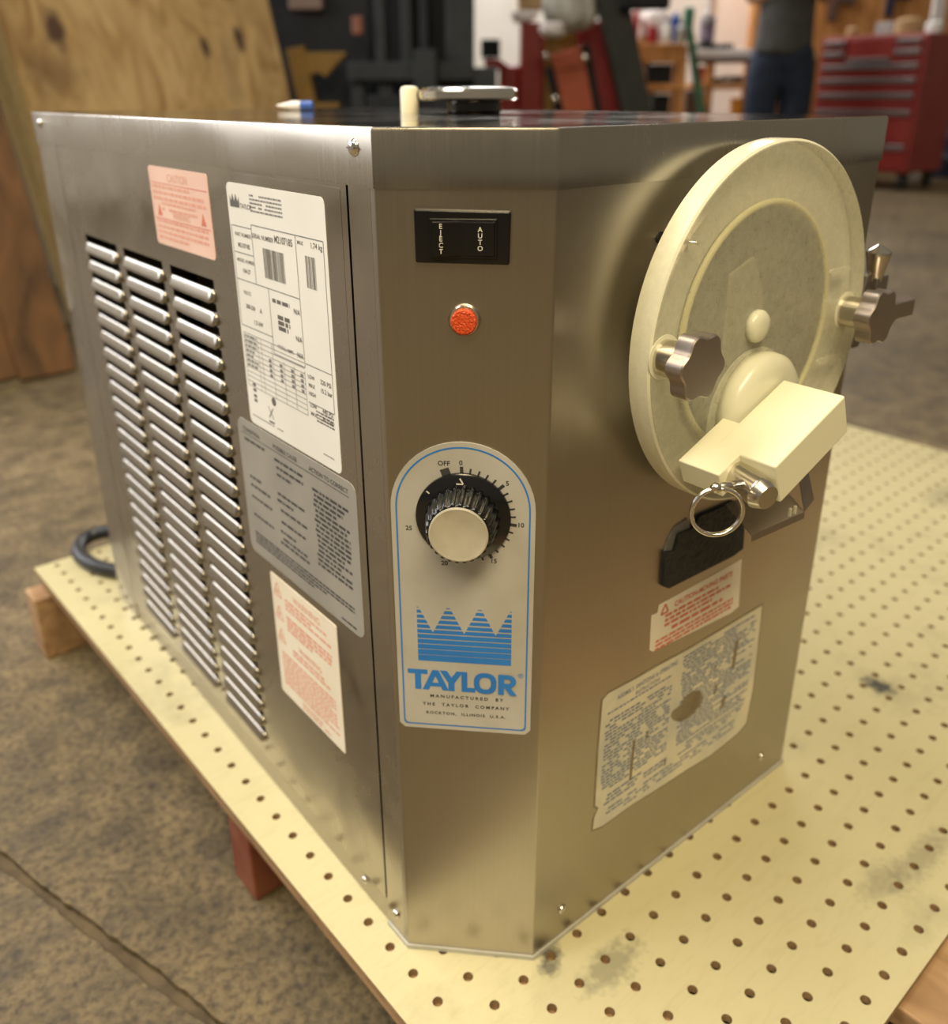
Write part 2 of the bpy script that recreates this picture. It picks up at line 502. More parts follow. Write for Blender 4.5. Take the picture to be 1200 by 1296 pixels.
class MB:
    def __init__(self):
        self.v, self.f = [], []

    def add(self, vs, fs):
        b = len(self.v)
        self.v += [tuple(p) for p in vs]
        self.f += [tuple(i + b for i in f) for f in fs]
        return self

    def box(self, F, s0, s1, v0, v1, o0, o1):
        c = [F.P(s, v, o) for o in (o0, o1) for (s, v) in ((s0, v0), (s1, v0), (s1, v1), (s0, v1))]
        return self.add(c, [(3, 2, 1, 0), (4, 5, 6, 7), (0, 1, 5, 4), (1, 2, 6, 5), (2, 3, 7, 6), (3, 0, 4, 7)])

    def prism(self, F, pts, o0, o1):
        n = len(pts)
        c = [F.P(s, v, o0) for s, v in pts] + [F.P(s, v, o1) for s, v in pts]
        return self.add(c, [tuple(range(n))[::-1], tuple(range(n, 2 * n))] +
                        [(i, (i + 1) % n, n + (i + 1) % n, n + i) for i in range(n)])

    def flat(self, F, pts, o):
        return self.add([F.P(s, v, o) for s, v in pts], [tuple(range(len(pts)))])

    def lathe(self, F, cs, cv, prof, n=40, rfun=None, cap0=True, cap1=True):
        """prof: list of (offset, radius) along the frame normal"""
        vs, fs = [], []
        for (o, r) in prof:
            for k in range(n):
                a = 2 * pi * k / n
                rr = r * (rfun(a) if rfun else 1)
                vs.append(F.P(cs + rr * cos(a), cv + rr * sin(a), o))
        for j in range(len(prof) - 1):
            for k in range(n):
                k2 = (k + 1) % n
                fs.append((j * n + k, j * n + k2, (j + 1) * n + k2, (j + 1) * n + k))
        if cap0:
            fs.append(tuple(range(n))[::-1])
        if cap1:
            fs.append(tuple(range((len(prof) - 1) * n, len(prof) * n)))
        return self.add(vs, fs)

    def tube(self, path, r, n=10, closed=False, caps=True):
        """path in metres, r in metres (number or list)"""
        path = [Vector(p) for p in path]
        N = len(path)
        rs = r if isinstance(r, (list, tuple)) else [r] * N
        vs, fs = [], []
        prev = None
        for i, p in enumerate(path):
            a = path[(i - 1) % N] if (closed or i > 0) else p
            b = path[(i + 1) % N] if (closed or i < N - 1) else p
            t = (b - a).normalized()
            if prev is None:
                x = t.orthogonal().normalized()
            else:
                x = (prev - t * prev.dot(t)).normalized()
            prev = x
            y = t.cross(x)
            for k in range(n):
                an = 2 * pi * k / n
                vs.append(p + (x * cos(an) + y * sin(an)) * rs[i])
        for i in range(N if closed else N - 1):
            j = (i + 1) % N
            for k in range(n):
                k2 = (k + 1) % n
                fs.append((i * n + k, i * n + k2, j * n + k2, j * n + k))
        if caps and not closed:
            fs += [tuple(range(n))[::-1], tuple(range((N - 1) * n, N * n))]
        return self.add(vs, fs)

    def build(self, name, material, parent=None, smooth=False, bevel=0.0, label=None, seg=2, fix=True):
        me = bpy.data.meshes.new(name)
        me.from_pydata(self.v, [], self.f)
        if fix:
            bm = bmesh.new()
            bm.from_mesh(me)
            bmesh.ops.recalc_face_normals(bm, faces=bm.faces)
            bm.to_mesh(me)
            bm.free()
        me.materials.append(M[material])
        if smooth:
            me.polygons.foreach_set('use_smooth', [True] * len(me.polygons))
            if smooth != 'all':
                try:
                    me.set_sharp_from_angle(angle=radians(35))
                except Exception:
                    pass
        o = bpy.data.objects.new(name, me)
        COL.objects.link(o)
        if parent:
            o.parent = parent
        if bevel:
            b = o.modifiers.new('bevel', 'BEVEL')
            b.width = bevel * IN
            b.segments = seg
            b.limit_method = 'ANGLE'
        if label:
            o['label'] = label
        return o


def thing(name, label, cat, loc=(0, 0, 0), rz=0.0, group=None):
    o = bpy.data.objects.new(name, None)
    COL.objects.link(o)
    o.empty_display_size = 0.05
    o.location = loc
    o.rotation_euler = (0, 0, rz)
    return tag(o, label, cat, group)


def tag(o, label, cat, group=None):
    o['label'] = label
    o['category'] = cat
    if group:
        o['group'] = group
    return o


def rrect(s0, s1, v0, v1, r, n=5):
    pts = []
    for cx_, cy_, a0 in ((s1 - r, v1 - r, 0), (s0 + r, v1 - r, pi / 2), (s0 + r, v0 + r, pi), (s1 - r, v0 + r, 1.5 * pi)):
        for k in range(n + 1):
            a = a0 + pi / 2 * k / n
            pts.append((cx_ + r * cos(a), cy_ + r * sin(a)))
    return pts


def text_into(mb, F, s, txt, cs, cv, size, off, align='CENTER', xs=1.0, bold=0.0, rot=0.0, spacing=1.0):
    cu = bpy.data.curves.new('t', 'FONT')
    cu.body = txt
    cu.align_x = align
    cu.align_y = 'CENTER'
    cu.size = 1.0
    cu.offset = bold
    cu.space_character = spacing
    cu.resolution_u = 3
    cu.fill_mode = 'FRONT'
    ob = bpy.data.objects.new('t', cu)
    COL.objects.link(ob)
    dg = bpy.context.evaluated_depsgraph_get()
    me = bpy.data.meshes.new_from_object(ob.evaluated_get(dg))
    ca, sa = cos(rot), sin(rot)
    vs = []
    for v in me.vertices:
        x, y = v.co.x * size * xs, v.co.y * size
        vs.append(F.P(cs + x * ca - y * sa, cv + x * sa + y * ca, off))
    mb.add(vs, [tuple(p.vertices) for p in me.polygons])
    bpy.data.objects.remove(ob, do_unlink=True)
    bpy.data.curves.remove(cu)
    bpy.data.meshes.remove(me)


def greek(mb, F, s0, s1, v0, v1, pitch, h, off, rng, fill=0.85, indent=0.0):
    """rows of unreadably small print"""
    v = v1
    while v - h > v0:
        s = s0 + indent * rng.random()
        end = s1 - (s1 - s0) * (0.45 * rng.random() if rng.random() < 0.35 else 0.03)
        while s < end:
            w = h * rng.uniform(1.2, 4.5)
            e = min(s + w, end)
            if rng.random() < fill:
                mb.flat(F, [(s, v - h), (e, v - h), (e, v), (s, v)], off)
            s = e + h * 0.6
        v -= pitch


def line(mb, F, s0, v0, s1, v1, w, off):
    d = Vector((s1 - s0, v1 - v0)).normalized()
    n = Vector((-d.y, d.x)) * w / 2
    mb.flat(F, [(s0 - n.x, v0 - n.y), (s1 - n.x, v1 - n.y), (s1 + n.x, v1 + n.y), (s0 + n.x, v0 + n.y)], off)


RNG = random.Random(7)

# ================================================================== SETTING
# concrete floor: two slabs that meet in a rough open joint, over a dark sub-base
WF = Frame((0, 0, -FLOOR), (1, 0, 0), (0, 1, 0), (0, 0, 1))


def wflat(F, s, v, o=0.0):
    p = F.P(s, v, o)
    return (p.x, p.y, p.z + FLOOR * IN)


floor = MB()
floor.add([wflat(WF, a, b, -0.28) for a, b in ((-500, -500), (700, -500), (700, 700), (-500, 700))], [(0, 1, 2, 3)])
floor = floor.build('floor', 'joint_dirt')
floor['kind'] = 'structure'
jd = Vector((2.8, -9.7)).normalized()          # joint direction on the floor
jp = Vector((-4.9, 10.1))
jn = Vector((-jd.y, jd.x))


def slab(side):
    r2 = random.Random(3)
    edge = []
    N = 420
    for k in range(N + 1):
        t = -420 + 840 * k / N if k in (0, N) else -70 + 140 * k / N
        w = 0.14 + 0.05 * sin(k * .21) + 0.05 * sin(k * .067 + 1) + 0.09 * r2.random()
        q = jp + jd * t + jn * side * w
        edge.append(q)
    far = [edge[-1] + jn * side * 700, edge[0] + jn * side * 700]
    pts = [(q.x, q.y) for q in edge + far]
    mb = MB()
    n = len(pts)
    top = [wflat(WF, a, b, 0) for a, b in pts]
    bot = [wflat(WF, a, b, -0.27) for a, b in pts]
    mb.add(top + bot, [tuple(range(n))] + [(i, (i + 1) % n, n + (i + 1) % n, n + i) for i in range(n)])
    return mb.build('slab', 'concrete', floor)


slab(1)
slab(-1)

# white rear wall and the boarded wall on the right
GF = None


def gframe(u, w, z, rot=0.0):
    """frame standing in the shop: s to the right, v up, o towards the camera"""
    p = Vector((CC[0], CC[1], 0)) + FR * u + FC * w
    c, s = cos(rot), sin(rot)
    ru = FR * c + FC * s
    rn = -FC * c + FR * s
    return Frame((p.x, p.y, z), ru, (0, 0, 1), rn)


BW = gframe(0, 345, 0)
w_ = MB().box(BW, -260, 260, 0, 160, -6, 0).build('wall_back', 'wall_white')
w_['kind'] = 'structure'
LD = Vector((95, -195, 0)).normalized()
LWF = Frame((-97, 209, 0), Vector((0, 0, 1)).cross(LD), (0, 0, 1), LD)
wl_ = MB()
for a, b, c, d in ((-130, -85, 0, 165), (85, 130, 0, 165), (-85, 85, 0, 56), (-85, 85, 164, 175)):
    wl_.box(LWF, a, b, c, d, -5, 0)
wl_ = wl_.build('wall_left', 'wall_white')
wl_['kind'] = 'structure'
RW = gframe(160, 318, 0)
wr = MB().box(RW, -68, 140, 0, 150, -5, -1).build('wall_right', 'orange_wood')
wr['kind'] = 'structure'
for k in range(26):
    MB().box(RW, -68 + k * 8 + 0.15, -60 + k * 8 - 0.15, 0, 150, -1, 0).build('board', 'orange_wood', wr)

# ================================================================== PEGBOARD AND PALLET
X0, X1, Y0, Y1 = -0.92, 46.55, -8.58, 28.45
BF = Frame((0, 0, FLOOR), (1, 0, 0), (0, 1, 0), (0, 0, 1))


def pegboard():
    mb = MB()
    wallm = MB()
    T = -0.25
    R = 0.132
    NS = 16
    ang = [2 * pi * k / NS for k in range(NS)]
    ring = [(R * cos(a), R * sin(a)) for a in ang]
    sq = []
    for a in ang:
        k = 0.5 / max(abs(cos(a)), abs(sin(a)))
        sq.append((k * cos(a), k * sin(a)))
    ftop = [(k, NS + k, NS + (k + 1) % NS, (k + 1) % NS) for k in range(NS)]
    for i in range(0, 47):
        for j in range(-8, 29):
            x1 = 0.5
            def cl(x, y):
                return (min(max(i + x, X0), X1), min(max(j + y, Y0), Y1))
            r0 = [BF.P(i + x, j + y, 0) for x, y in ring]
            s0 = [BF.P(*cl(x, y), 0) for x, y in sq]
            mb.add(r0 + s0, ftop)
            r1 = [BF.P(i + x, j + y, T) for x, y in ring]
            s1 = [BF.P(*cl(x, y), T) for x, y in sq]
            wallm.add(r0 + r1, [(k, (k + 1) % NS, NS + (k + 1) % NS, NS + k) for k in range(NS)])
            wallm.add(r1 + s1, [f[::-1] for f in ftop])
    # margins round the hole field
    for a, b, c, d in ((X0, -0.5, Y0, Y1), (46.5, X1, Y0, Y1), (-0.5, 46.5, Y0, -8.5)):
        mb.flat(BF, [(a, c), (b, c), (b, d), (a, d)], 0)
        wallm.flat(BF, [(a, d), (b, d), (b, c), (a, c)], T)
    wallm.add([BF.P(x, y, o) for o in (0, T) for x, y in ((X0, Y0), (X1, Y0), (X1, Y1), (X0, Y1))],
              [(0, 4, 5, 1), (1, 5, 6, 2), (2, 6, 7, 3), (3, 7, 4, 0)])
    t = thing('pegboard', 'cream white pegboard sheet full of round holes lying on the pallet', 'pegboard')
    mb.build('face', 'peg', t, fix=False)
    wallm.build('core', 'peg_edge', t, fix=False, label='brown hardboard core showing at holes and edges')
    return t


pegboard()

pal = thing('pallet', 'wooden pallet with a red painted stringer under the pegboard', 'pallet')
for k, (a, y0_, y1_) in enumerate(((-0.75, -13.5, 28.1), (8.66, -15.0, 28.3), (15.6, -14.8, 28.2), (22.5, -14, 28.4), (29.5, -14.5, 28.2), (36.5, -14.2, 28.3))):
    MB().box(BF, a, a + 5.4, y0_, y1_, -0.95, -0.26).build('deck_board', 'pallet_wood', pal, bevel=0.06)
for yy, mt, xa in ((8.1, 'pallet_red', -0.55), (27.0, 'pallet_wood', -1.5), (-11.5, 'pallet_wood', -0.4)):
    MB().box(BF, xa, 44, yy, yy + 1.5, -FLOOR, -0.94).build('stringer', mt, pal, bevel=0.08)

# ================================================================== THE MACHINE
TH = -0.036593
XL, YF, CY_, CX_, XR, YB, H = 0.346, -1.6445, 0.6913, 2.652, 14.062, 23.16, 20.348
ZL = 19.30                       # lower edge of the lid band
mach = thing('batch_freezer', 'stainless steel countertop batch freezer with louvered side standing on the pegboard', 'freezer',
             (0, 0, FLOOR * IN), TH)
A_ = Vector((XL, CY_, 0))
B_ = Vector((CX_, YF, 0))
cu_ = (B_ - A_).normalized()
LEN = (B_ - A_).length
FL = Frame((XL, 0, 0), (0, -1, 0), (0, 0, 1), (-1, 0, 0))          # left side: s = -y
FCH = Frame(A_, cu_, (0, 0, 1), (cu_.y, -cu_.x, 0))                # chamfered corner
FF = Frame((0, YF, 0), (1, 0, 0), (0, 0, 1), (0, -1, 0))           # front
FT = Frame((0, 0, H), (1, 0, 0), (0, 1, 0), (0, 0, 1))             # top


def round_poly(pts, r, n=4, closed=False):
    out = []
    N = len(pts)
    for i, p in enumerate(pts):
        p = Vector(p)
        if not closed and i in (0, N - 1):
            out.append(p)
            continue
        a = (Vector(pts[i - 1]) - p).normalized()
        b = (Vector(pts[(i + 1) % N]) - p).normalized()
        th = a.angle(b)
        d = r / math.tan(th / 2)
        p0, p1 = p + a * d, p + b * d
        c = p + (a + b).normalized() * (r / sin(th / 2))
        for k in range(n + 1):
            t = k / n
            q = p0.lerp(p1, t)
            q = c + (q - c).normalized() * r
            out.append(q)
    return out


def sheet(path, z0, z1, th=0.06):
    """vertical folded sheet: outer polyline on plan, thickness inwards"""
    mb = MB()
    n = len(path)
    inn = []
    for i, p in enumerate(path):
        a = path[max(i - 1, 0)]
        b = path[min(i + 1, n - 1)]
        t = (b - a).normalized()
        inn.append(p + Vector((-t.y, t.x)) * th)
    vs = []
    for ring in (path, inn):
        for z in (z0, z1):
            vs += [(q.x * IN, q.y * IN, z * IN) for q in ring]
    o0, o1, i0, i1 = 0, n, 2 * n, 3 * n
    fs = []
    for k in range(n - 1):
        fs += [(o0 + k, o0 + k + 1, o1 + k + 1, o1 + k), (i0 + k, i1 + k, i1 + k + 1, i0 + k + 1),
               (o1 + k, o1 + k + 1, i1 + k + 1, i1 + k), (o0 + k, i0 + k, i0 + k + 1, o0 + k + 1)]
    fs += [(o0, o1, i1, i0), (o0 + n - 1, i0 + n - 1, i1 + n - 1, o1 + n - 1)]
    return mb.add(vs, fs)


sheet([Vector((XL, 1.62)), Vector((XL, CY_ + .16))], 0.02, ZL + 0.3).build('corner_post', 'steel_left', mach)
fpath = round_poly([(XL, CY_ + .155), (XL, CY_), (CX_, YF), (XR, YF), (XR, YF + 1.0)], 0.10)
sheet(fpath, 0.02, ZL + 0.3).build('front_panel', 'steel', mach, smooth=True)
sheet(round_poly([(XR, YF + 1.02), (XR, YB), (XL, YB), (XL, 20.85)], 0.10), 0.02, ZL + 0.3).build('rear_panel', 'steel_left', mach, smooth=True)

# left panel with three columns of louver slots
COLS = ((15.95, 19.1), (12.05, 15.3), (8.5, 11.45))
NL, PITCH, ZT, SLOT = 24, 0.622, 16.46, 0.25


def left_panel():
    ys = sorted({1.70, 20.80, *[k for c in COLS for k in c]})
    zs = {0.85, ZL + 0.3}
    for k in range(NL):
        zs |= {round(ZT - k * PITCH, 4), round(ZT - k * PITCH - SLOT, 4)}
    zs = sorted(zs)
    mb = MB()
    for a, b in zip(ys, ys[1:]):
        incol = any(c0 - 1e-6 <= a and b <= c1 + 1e-6 for c0, c1 in COLS)
        for c, d in zip(zs, zs[1:]):
            zc = (c + d) / 2
            hole = incol and any(ZT - k * PITCH - SLOT < zc < ZT - k * PITCH for k in range(NL))
            if not hole:
                mb.flat(FL, [(-b, c), (-a, c), (-a, d), (-b, d)], 0)
    # turned edges
    for (a, b, c, d) in ((1.70, 1.70, 0.85, ZL + .3), (20.80, 20.80, 0.85, ZL + .3)):
        mb.add([FL.P(-a, c, 0), FL.P(-a, d, 0), FL.P(-a, d, -0.12), FL.P(-a, c, -0.12)], [(0, 1, 2, 3)])
    return mb.build('side_panel', 'steel_left', mach, fix=False)


lp = left_panel()
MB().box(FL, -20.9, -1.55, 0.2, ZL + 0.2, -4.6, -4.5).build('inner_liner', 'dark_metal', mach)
MB().box(FL, -20.84, -1.6, 0.02, 0.86, -0.14, -0.04).build('sill', 'steel', mach)


def louver_mesh(y0, y1):
    """pressed hood below its slot: the face leans outwards to a rolled lower lip, ends rounded"""
    hh = 0.19
    prof = [(1.0, 0.0), (0.97, .025), (0.80, .05), (0.5, .077), (0.0, .113), (-0.45, .143), (-0.72, .15), (-0.90, .125), (-1.0, .07), (-1.0, 0.0)]
    half = (y1 - y0) / 2
    nu, nv = 26, len(prof) - 1
    vs, fs = [], []
    for a in range(nu + 1):
        t = -1 + 2 * a / nu
        x = math.copysign(1 - (1 - abs(t)) ** 1.7, t) * half
        e = max(0.0, (abs(x) - (half - hh * 1.1)) / (hh * 1.1))
        k = math.sqrt(max(0.0, 1 - e * e))
        for z, o in prof:
            vs.append(Vector((-o * (k ** .8 if k > 0 else 0), x, hh * z * max(k, 0.02))) * IN)
    for a in range(nu):
        for b in range(nv):
            i = a * (nv + 1) + b
            fs.append((i, i + 1, i + nv + 2, i + nv + 1))
    return MB().add(vs, fs)


for c0, c1 in COLS:
    first = louver_mesh(c0, c1).build('louver', 'louver', lp, smooth='all')
    for k in range(NL):
        o = first if k == 0 else first.copy()
        if k:
            COL.objects.link(o)
            o.parent = lp
        o.location = Vector((XL, (c0 + c1) / 2, ZT - k * PITCH - SLOT - 0.185)) * IN

# lid: folded cap with a deep band all round
lid_pts = [(XL - 0.035, YB + .03), (XL - 0.035, CY_ - .015), (CX_ - .015, YF - 0.035), (XR + .035, YF - .035), (XR + .035, YB + .03)]


def lid():
    mb = MB()
    P = round_poly([Vector(p) for p in lid_pts], 0.07, 3, True)
    n = len(P)
    c = Vector((7.2, 10.0))
    def ring(ins, z):
        out = []
        for i, p in enumerate(P):
            t = (P[(i + 1) % n] - P[i - 1]).normalized()
            q = p + Vector((-t.y, t.x)) * ins
            out.append((q.x * IN, q.y * IN, z * IN))
        return out
    rings = [ring(0.08, ZL + 0.01), ring(0, ZL), ring(0, H - 0.07), ring(0.02, H - 0.02), ring(0.07, H)]
    vs = [v for r in rings for v in r]
    fs = []
    for j in range(len(rings) - 1):
        for k in range(n):
            fs.append((j * n + k, j * n + (k + 1) % n, (j + 1) * n + (k + 1) % n, (j + 1) * n + k))
    o = mb.add(vs, fs).build('lid', 'steel_top', mach, smooth=True)
    MB().add(ring(0.068, H), [tuple(range(n))]).build('lid_top', 'steel_mirror', o)
    return o


lid()
# light sealing strip along the foot
sheet(round_poly([(XL - .05, 1.6), (XL - .05, CY_ - .02), (CX_ - .02, YF - .05), (XR + .05, YF - .05), (XR + .05, YB)], 0.08), 0.0, 0.13, 0.1) \
    .build('foot_seal', 'seal', mach, smooth=True)


def screw(F, s, v, r, h=0.09, slot=True, mat_='chrome', parent=None, nm='screw'):
    o = MB().lathe(F, s, v, [(0, r), (h * .35, r * .98), (h * .7, r * .8), (h * .93, r * .5), (h, r * .15)], 20).build(nm, mat_, parent or mach, smooth='all')
    if slot:
        MB().box(F, s - r * .75, s + r * .75, v - r * .09, v + r * .09, h * .78, h * 1.02).build('slot', 'dark_metal', o)
    return o


screw(FL, -1.28, 19.98, 0.165, 0.12)
screw(FL, -22.2, 19.97, 0.16, 0.12)
screw(FL, -2.75, 0.62, 0.11)
screw(FL, -1.22, 0.72, 0.13)
screw(FF, 3.66, 1.03, 0.13)
screw(FF, 12.62, 1.06, 0.13)


# ------------------------------------------------------------------ labels
def label_plate(F, pts, name, material, th=0.012, base=0.0):
    return MB().prism(F, pts, base, base + th).build(name, material, mach)


TI = 0.0155          # height of ink over the panel
# pink caution label by the louvers
L1 = label_plate(FL, rrect(-12.1, -8.15, 17.0, 19.1, 0.12), 'caution_label', 'pink_paper')
t = MB()
text_into(t, FL, 0, 'CAUTION', -10.1, 18.83, 0.30, TI, bold=0.01)
greek(t, FL, -11.95, -8.3, 18.2, 18.62, 0.155, 0.085, TI, RNG, 1.0)
greek(t, FL, -11.4, -9.0, 17.95, 18.18, 0.15, 0.07, TI, RNG, .9)
text_into(t, FL, 0, 'WARNING', -10.1, 17.86, 0.24, TI, bold=0.01)
greek(t, FL, -11.9, -8.35, 17.1, 17.70, 0.15, 0.08, TI, RNG, 1.0)
t.build('lettering', 'ink_pale_red', L1, fix=False)
t = MB()
for a, b, c, d in ((-12.0, -8.25, 18.66, 18.68), (-12.0, -8.25, 17.72, 17.74)):
    t.flat(FL, [(a, c), (b, c), (b, d), (a, d)], TI)
for s in (-11.6, -8.65):
    t.flat(FL, [(s - .16, 17.8), (s + .16, 17.8), (s, 18.12)], TI)
t.build('rule', 'ink_red', L1, fix=False)

# rating label
MB().prism(FL, rrect(-7.5, -1.92, 12.75, 19.22, .05), 0, .004).build('label_backing', 'steel_left', mach)
L2 = label_plate(FL, rrect(-7.08, -2.54, 13.0, 19.0, 0.16), 'rating_label', 'paper')
t = MB()
cr = [(-6.95, 18.45), (-6.95, 18.72), (-6.87, 18.58), (-6.79, 18.76), (-6.70, 18.58), (-6.62, 18.76), (-6.53, 18.58), (-6.45, 18.70), (-6.45, 18.45)]
t.flat(FL, cr, TI)
text_into(t, FL, 0, 'TAYLOR', -6.12, 18.50, 0.16, TI, bold=0.015)
for a, b, h in ((-6.9, 17.72, .11),):
    text_into(t, FL, 0, 'PART NUMBER', -6.42, 17.83, 0.13, TI, bold=0.012)
    text_into(t, FL, 0, 'M2107185', -6.42, 17.58, 0.15, TI, bold=0.02)
    text_into(t, FL, 0, 'MODEL NUMBER', -6.42, 17.22, 0.12, TI, bold=0.012)
    text_into(t, FL, 0, '104-27', -6.42, 16.98, 0.15, TI, bold=0.02)
    text_into(t, FL, 0, 'SERIAL NUMBER', -5.42, 17.88, 0.15, TI, bold=0.012)
    text_into(t, FL, 0, 'M2107185', -4.42, 17.92, 0.22, TI, bold=0.02, xs=.9)
    text_into(t, FL, 0, 'MAX', -3.66, 17.98, 0.12, TI, bold=0.012)
    text_into(t, FL, 0, '1.74 kg', -2.98, 17.98, 0.17, TI, bold=0.012)
t.build('lettering', 'ink_dark', L2, fix=False)
r5 = random.Random(5)
for s0, s1, v0, v1 in ((-5.45, -4.45, 16.98, 17.66), (-3.48, -3.08, 17.06, 17.74)):
    s = s0
    t = MB()
    while s < s1:
        w = r5.choice((0.018, 0.03, 0.045))
        t.flat(FL, [(s, v0), (s + w, v0), (s + w, v1), (s, v1)], TI)
        s += w + r5.choice((0.015, 0.028))
    t.build('barcode', 'ink_dark', L2, fix=False)
t = MB()
text_into(t, FL, 0, 'VOLTS', -6.5, 16.45, 0.13, TI, bold=0.01)
text_into(t, FL, 0, '208-230', -6.4, 16.12, 0.15, TI, bold=0.02)
text_into(t, FL, 0, 'A', -5.85, 16.12, 0.17, TI, bold=0.02)
text_into(t, FL, 0, '1.5 kW', -6.05, 15.78, 0.16, TI, bold=0.02)
for v in (16.4, 15.78, 15.4):
    text_into(t, FL, 0, 'N/A', -4.05, v + .02, 0.17, TI, bold=0.02)
greek(t, FL, -5.2, -4.35, 16.38, 16.55, .14, .09, TI, RNG, 1)
greek(t, FL, -5.0, -4.4, 15.72, 16.2, .13, .10, TI, RNG, 1)
text_into(t, FL, 0, 'TOTAL AMPS', -4.75, 15.42, 0.13, TI, bold=0.015)
for k, (a, b) in enumerate((('LOW', '220 PSI'), ('MAX', '15.2 bar'), ('HIGH', ''), ('LOW', '440 PSI'), ('MAX', '30.3 bar'))):
    v = 15.02 - 0.20 * k - (0.08 if k > 2 else 0)
    text_into(t, FL, 0, a, -3.62, v, 0.13, TI, bold=0.02)
    if b:
        text_into(t, FL, 0, b, -2.98, v, 0.155, TI, bold=0.02)
greek(t, FL, -3.5, -2.7, 13.95, 14.28, .075, .04, TI, RNG, 1)
t.build('lettering', 'ink_dark', L2, fix=False)
# approval marks at the foot
t = MB()
t.lathe(FL, -5.62, 13.92, [(TI, .11), (TI + .001, .11)], 18, cap0=False)
t.build('approval_mark', 'ink_dark', L2, fix=False)
t = MB()
line(t, FL, -5.95, 13.72, -5.7, 13.42, .03, TI)
line(t, FL, -5.7, 13.72, -5.95, 13.42, .03, TI)
t.flat(FL, [(-5.97, 13.30), (-5.68, 13.30), (-5.68, 13.35), (-5.97, 13.35)], TI)
t.build('bin_mark', 'ink_dark', L2, fix=False)
for v in (14.12, 13.98, 13.82, 13.70):
    t = MB()
    t.flat(FL, [(-6.72, v - .05), (-6.55, v - .05), (-6.55, v + .03), (-6.72, v + .03)], TI)
    t.build('approval_mark', 'ink_dark', L2, fix=False)
t = MB()
greek(t, FL, -5.9, -4.3, 18.38, 18.8, .085, .04, TI, RNG, .95)
greek(t, FL, -6.9, -5.2, 13.2, 13.26, .1, .03, TI, RNG, .9)
greek(t, FL, -3.3, -2.8, 13.25, 13.3, .1, .03, TI, RNG, .9)
lw = 0.022
for a, b, c, d in ((-7.0, 18.02, -5.95, 18.02), (-5.95, 18.12, -2.68, 18.12), (-7.0, 17.4, -5.95, 17.4), (-7.0, 16.75, -3.85, 16.75),
                   (-5.95, 18.12, -5.95, 16.75), (-3.86, 18.12, -3.86, 15.2), (-7.0, 18.02, -7.0, 15.6), (-7.0, 15.6, -5.35, 15.6),
                   (-5.35, 16.75, -5.35, 15.2), (-5.35, 15.2, -3.86, 15.2), (-2.68, 18.12, -2.68, 14.4), (-3.82, 15.3, -2.68, 15.3),
                   (-3.82, 14.4, -2.68, 14.4)):
    line(t, FL, a, b, c, d, lw, TI)
for k in range(12):
    v = 15.42 - 0.125 * k
    line(t, FL, -6.95, v, -3.9, v - (0.0), 0.016, TI)
for s in (-6.95, -6.2, -6.02, -5.45, -4.9, -4.4, -3.9):
    line(t, FL, s, 15.42 if s < -5.4 else 15.1, s, 15.42 - .125 * 11, 0.016, TI)
for k in range(7):
    v = 15.40 - 0.125 * k
    greek(t, FL, -6.9, -6.25, v - .1, v - .02, .2, .06, TI, RNG, 1)
    for s in (-5.6, -5.05, -4.5, -4.05):
        if v < 15.15:
            t.flat(FL, [(s - .07, v - .10), (s + .07, v - .10), (s + .07, v - .02), (s - .07, v - .02)], TI)
t.build('rule', 'ink_grey', L2, fix=False)

# grey troubleshooting label
L3 = label_plate(FL, rrect(-7.95, -1.98, 8.9, 12.93, 0.28), 'instruction_label', 'grey_label')
t = MB()
for s, w_t in ((-7.15, 'CONDITION'), (-5.3, 'POSSIBLE CAUSE'), (-3.2, 'ACTION TO CORRECT')):
    text_into(t, FL, 0, w_t, s, 12.66, 0.17, TI, bold=0.012)
line(t, FL, -7.75, 12.54, -2.3, 12.54, 0.02, TI)
greek(t, FL, -7.6, -6.4, 12.3, 12.42, .2, .075, TI, RNG, 1)
for v in (11.35, 11.1, 10.75, 10.2):
    greek(t, FL, -7.5, -6.3, v - .1, v, .2, .075, TI, RNG, 1)
for v in (12.35, 12.15, 11.95, 11.4, 11.2, 10.95, 10.6, 10.3, 10.1, 9.95):
    greek(t, FL, -6.0, -4.4, v - .1, v, .2, .075, TI, RNG, 1, .2)
greek(t, FL, -4.0, -2.3, 10.1, 12.2, .135, .075, TI, RNG, 1, .1)
greek(t, FL, -7.55, -2.2, 9.25, 9.62, .10, .055, TI, RNG, 1)
greek(t, FL, -3.0, -2.3, 9.0, 9.08, .10, .055, TI, RNG, 1)
t.build('lettering', 'ink_black', L3, fix=False)

# red printed warning label below
L4 = label_plate(FL, rrect(-6.88, -3.33, 4.62, 8.62, 0.05), 'warning_label', 'red_paper')
t = MB()
text_into(t, FL, 0, 'WARNING', -4.9, 8.28, 0.30, TI, bold=0.012)
greek(t, FL, -6.1, -3.6, 7.75, 8.1, .13, .08, TI, RNG, 1)
greek(t, FL, -6.1, -3.6, 6.95, 7.55, .13, .09, TI, RNG, 1)
text_into(t, FL, 0, 'WARNING', -4.9, 6.72, 0.26, TI, bold=0.012)
greek(t, FL, -5.9, -3.8, 6.25, 6.55, .13, .08, TI, RNG, 1)
greek(t, FL, -6.6, -3.55, 5.0, 6.15, .115, .07, TI, RNG, 1)
greek(t, FL, -5.6, -4.0, 4.72, 4.92, .12, .06, TI, RNG, .9)
for v in (8.0, 7.25, 6.5):
    for a, b in (((-6.75, v), (-6.3, v)), ((-6.3, v), (-6.52, v + .42)), ((-6.52, v + .42), (-6.75, v))):
        line(t, FL, *a, *b, 0.04, TI)
    greek(t, FL, -6.62, -6.42, v + .03, v + .2, .07, .05, TI, RNG, 1)
t.build('lettering', 'ink_pale_red', L4, fix=False)

